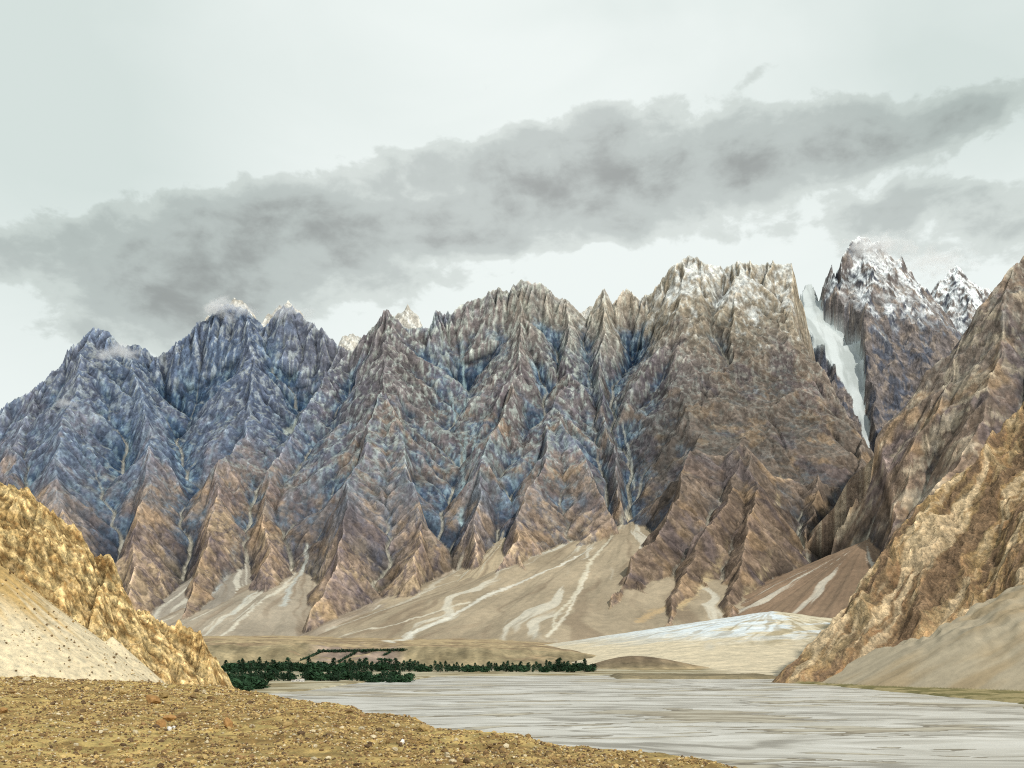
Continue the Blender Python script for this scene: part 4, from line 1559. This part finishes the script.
world = bpy.data.worlds.new('World')
bpy.context.scene.world = world
world.use_nodes = True
nt = world.node_tree
for n_ in list(nt.nodes):
    nt.nodes.remove(n_)
N = nt.nodes.new
Lk = nt.links.new


def math_(op, a, b=None, c=None):
    m_ = N('ShaderNodeMath')
    m_.operation = op
    for i, v in enumerate((a, b, c)):
        if v is None:
            continue
        if isinstance(v, (int, float)):
            m_.inputs[i].default_value = v
        else:
            Lk(v, m_.inputs[i])
    return m_.outputs[0]


tc = N('ShaderNodeTexCoord')
sx = N('ShaderNodeSeparateXYZ')
Lk(tc.outputs['Generated'], sx.inputs[0])
az = math_('MULTIPLY', math_('ARCTAN2', sx.outputs[0], sx.outputs[1]), 57.2958)
el = math_('MULTIPLY', math_('ARCSINE', sx.outputs[2]), 57.2958)
cm = N('ShaderNodeCombineXYZ')
Lk(math_('MULTIPLY', az, 0.60), cm.inputs[0])
Lk(el, cm.inputs[1])


def cnoise(scale, detail, rough, dist=0.0, seed=0.0):
    n_ = N('ShaderNodeTexNoise')
    n_.inputs['Scale'].default_value = scale
    n_.inputs['Detail'].default_value = detail
    n_.inputs['Roughness'].default_value = rough
    n_.inputs['Distortion'].default_value = dist
    mp_ = N('ShaderNodeMapping')
    mp_.inputs['Location'].default_value = (seed, seed * 2, seed)
    Lk(cm.outputs[0], mp_.inputs[0])
    Lk(mp_.outputs[0], n_.inputs['Vector'])
    return n_.outputs[0]


big_n = cnoise(0.24, 8, 0.53, 0.3, 3.0)
fine_n = cnoise(0.7, 8, 0.58, 0.2, 11.0)
soft_n = cnoise(0.10, 6, 0.5, 0.6, 27.0)


def azel(px, py):
    a = math.atan((px - 512) / F)
    e = math.atan((HZ - py) / F * math.cos(a))
    return math.degrees(a), math.degrees(e)


def blob_sum(blobs):
    tot = None
    for (px, py, rx, ry, rot, wgt) in blobs:
        a, e = azel(px, py)
        ra, re_ = rx * 0.052, ry * 0.052
        da = math_('SUBTRACT', az, a)
        de = math_('SUBTRACT', el, e)
        c_, s_ = math.cos(math.radians(rot)), math.sin(math.radians(rot))
        u = math_('MULTIPLY_ADD', da, c_ / ra, math_('MULTIPLY', de, s_ / ra))
        v = math_('MULTIPLY_ADD', da, -s_ / re_, math_('MULTIPLY', de, c_ / re_))
        q = math_('ADD', math_('MULTIPLY', u, u), math_('MULTIPLY', v, v))
        g_ = math_('MULTIPLY', math_('EXPONENT', math_('MULTIPLY', q, -1.0)), wgt)
        tot = g_ if tot is None else math_('ADD', tot, g_)
    return tot


dark = blob_sum([
    (20, 262, 70, 24, 0, 0.5), (120, 240, 110, 28, 12, 0.6), (250, 212, 140, 32, 14, 0.85), (160, 292, 85, 50, 5, 1.3),
    (300, 268, 130, 42, 5, 0.6), (420, 190, 140, 45, 14, 0.8), (430, 240, 150, 36, 5, 0.9), (560, 165, 140, 50, 8, 0.9),
    (640, 190, 160, 34, 5, 0.7), (640, 240, 200, 20, 0, 0.25), (400, 285, 220, 16, 0, 0.2), (720, 142, 170, 42, -2, 0.95), (800, 160, 130, 36, 8, 0.9), (930, 132, 100, 20, 6, 1.1), (430, 262, 90, 14, 0, -0.5), (250, 280, 60, 12, 10, -0.3), (560, 105, 120, 16, 10, -0.45), (870, 70, 160, 22, 0, -0.35), (880, 172, 110, 14, 12, -0.3), (330, 320, 160, 20, 0, 0.3),
    (745, 78, 60, 11, 10, 0.6), (900, 60, 200, 30, -5, 0.12), (60, 330, 90, 14, 0, 0.4), (230, 300, 120, 30, 0, 0.5), (870, 245, 70, 26, 0, 0.5), (890, 212, 70, 20, 5, 0.65), (1000, 228, 60, 34, 0, 0.9), (985, 190, 40, 12, 0, 0.6),
    (1150, 180, 120, 60, 0, 0.7), (-120, 250, 120, 50, 0, 0.4)])
dark = math_('SUBTRACT', 1.0, math_('EXPONENT', math_('MULTIPLY', dark, -0.85)))
fac = math_('ADD', dark, math_('MULTIPLY', math_('SUBTRACT', big_n, 0.5), 1.0))
fac = math_('ADD', fac, math_('MULTIPLY', math_('SUBTRACT', fine_n, 0.5), 0.75))
ramp = N('ShaderNodeValToRGB')
ramp.color_ramp.interpolation = 'EASE'
els = ramp.color_ramp.elements
els[0].position = 0.28
els[0].color = (*srgb(241, 248, 245), 1)
els[1].position = 1.05 if False else 1.0
els[1].color = (*srgb(166, 170, 168), 1)
e = els.new(0.40)
e.color = (*srgb(220, 227, 223), 1)
e = els.new(0.62)
e.color = (*srgb(199, 206, 203), 1)
Lk(fac, ramp.inputs[0])
# high, even cloud: slightly greener and darker to the upper left and upper right
hib = blob_sum([(40, 40, 260, 220, 0, 0.8), (980, 60, 260, 110, 0, 0.8), (60, 160, 120, 120, 0, 0.3), (600, 10, 150, 20, 0, 0.2)])
hif = math_('ADD', hib, math_('MULTIPLY', math_('SUBTRACT', soft_n, 0.5), 1.1))
hi_r = N('ShaderNodeValToRGB')
hi_r.color_ramp.elements[0].position = 0.0
hi_r.color_ramp.elements[0].color = (1, 1, 1, 1)
hi_r.color_ramp.elements[1].position = 0.9
hi_r.color_ramp.elements[1].color = (*(srgb(207, 219, 216) / srgb(232, 240, 238)), 1)
Lk(hif, hi_r.inputs[0])
mul = N('ShaderNodeMix')
mul.data_type = 'RGBA'
mul.blend_type = 'MULTIPLY'
mul.inputs[0].default_value = 1
Lk(ramp.outputs[0], mul.inputs[6])
Lk(hi_r.outputs[0], mul.inputs[7])
sky = N('ShaderNodeTexSky')
sky.sky_type = 'NISHITA'
sky.sun_disc = False
sky.sun_elevation = math.asin(sd[2])
sky.sun_rotation = math.atan2(sd[0], sd[1])
sky.air_density = 1.2
sky.dust_density = 0.6
bg1 = N('ShaderNodeBackground')
bg1.inputs['Strength'].default_value = 0.11
Lk(sky.outputs[0], bg1.inputs['Color'])
bg2 = N('ShaderNodeBackground')
bg2.inputs['Strength'].default_value = 1.0
Lk(mul.outputs[2], bg2.inputs['Color'])
# cloud cover thins out towards the zenith
cov = N('ShaderNodeMapRange')
cov.interpolation_type = 'SMOOTHSTEP'
cov.inputs['From Min'].default_value = 36
cov.inputs['From Max'].default_value = 60
cov.inputs['To Min'].default_value = 0.98
cov.inputs['To Max'].default_value = 0.25
Lk(el, cov.inputs['Value'])
ms = N('ShaderNodeMixShader')
Lk(cov.outputs[0], ms.inputs[0])
Lk(bg1.outputs[0], ms.inputs[1])
Lk(bg2.outputs[0], ms.inputs[2])
wo = N('ShaderNodeOutputWorld')
Lk(ms.outputs[0], wo.inputs[0])

sc = bpy.context.scene
sc.view_settings.view_transform = 'Standard'
sc.view_settings.look = 'None'
sc.view_settings.exposure = 0
sc.cycles.max_bounces = 4
sc.cycles.diffuse_bounces = 2
sc.cycles.use_denoising = False
sc.cycles.filter_width = 1.1
sc.cycles.volume_bounces = 3
sc.cycles.volume_step_rate = 2.0
sc.cycles.volume_max_steps = 64
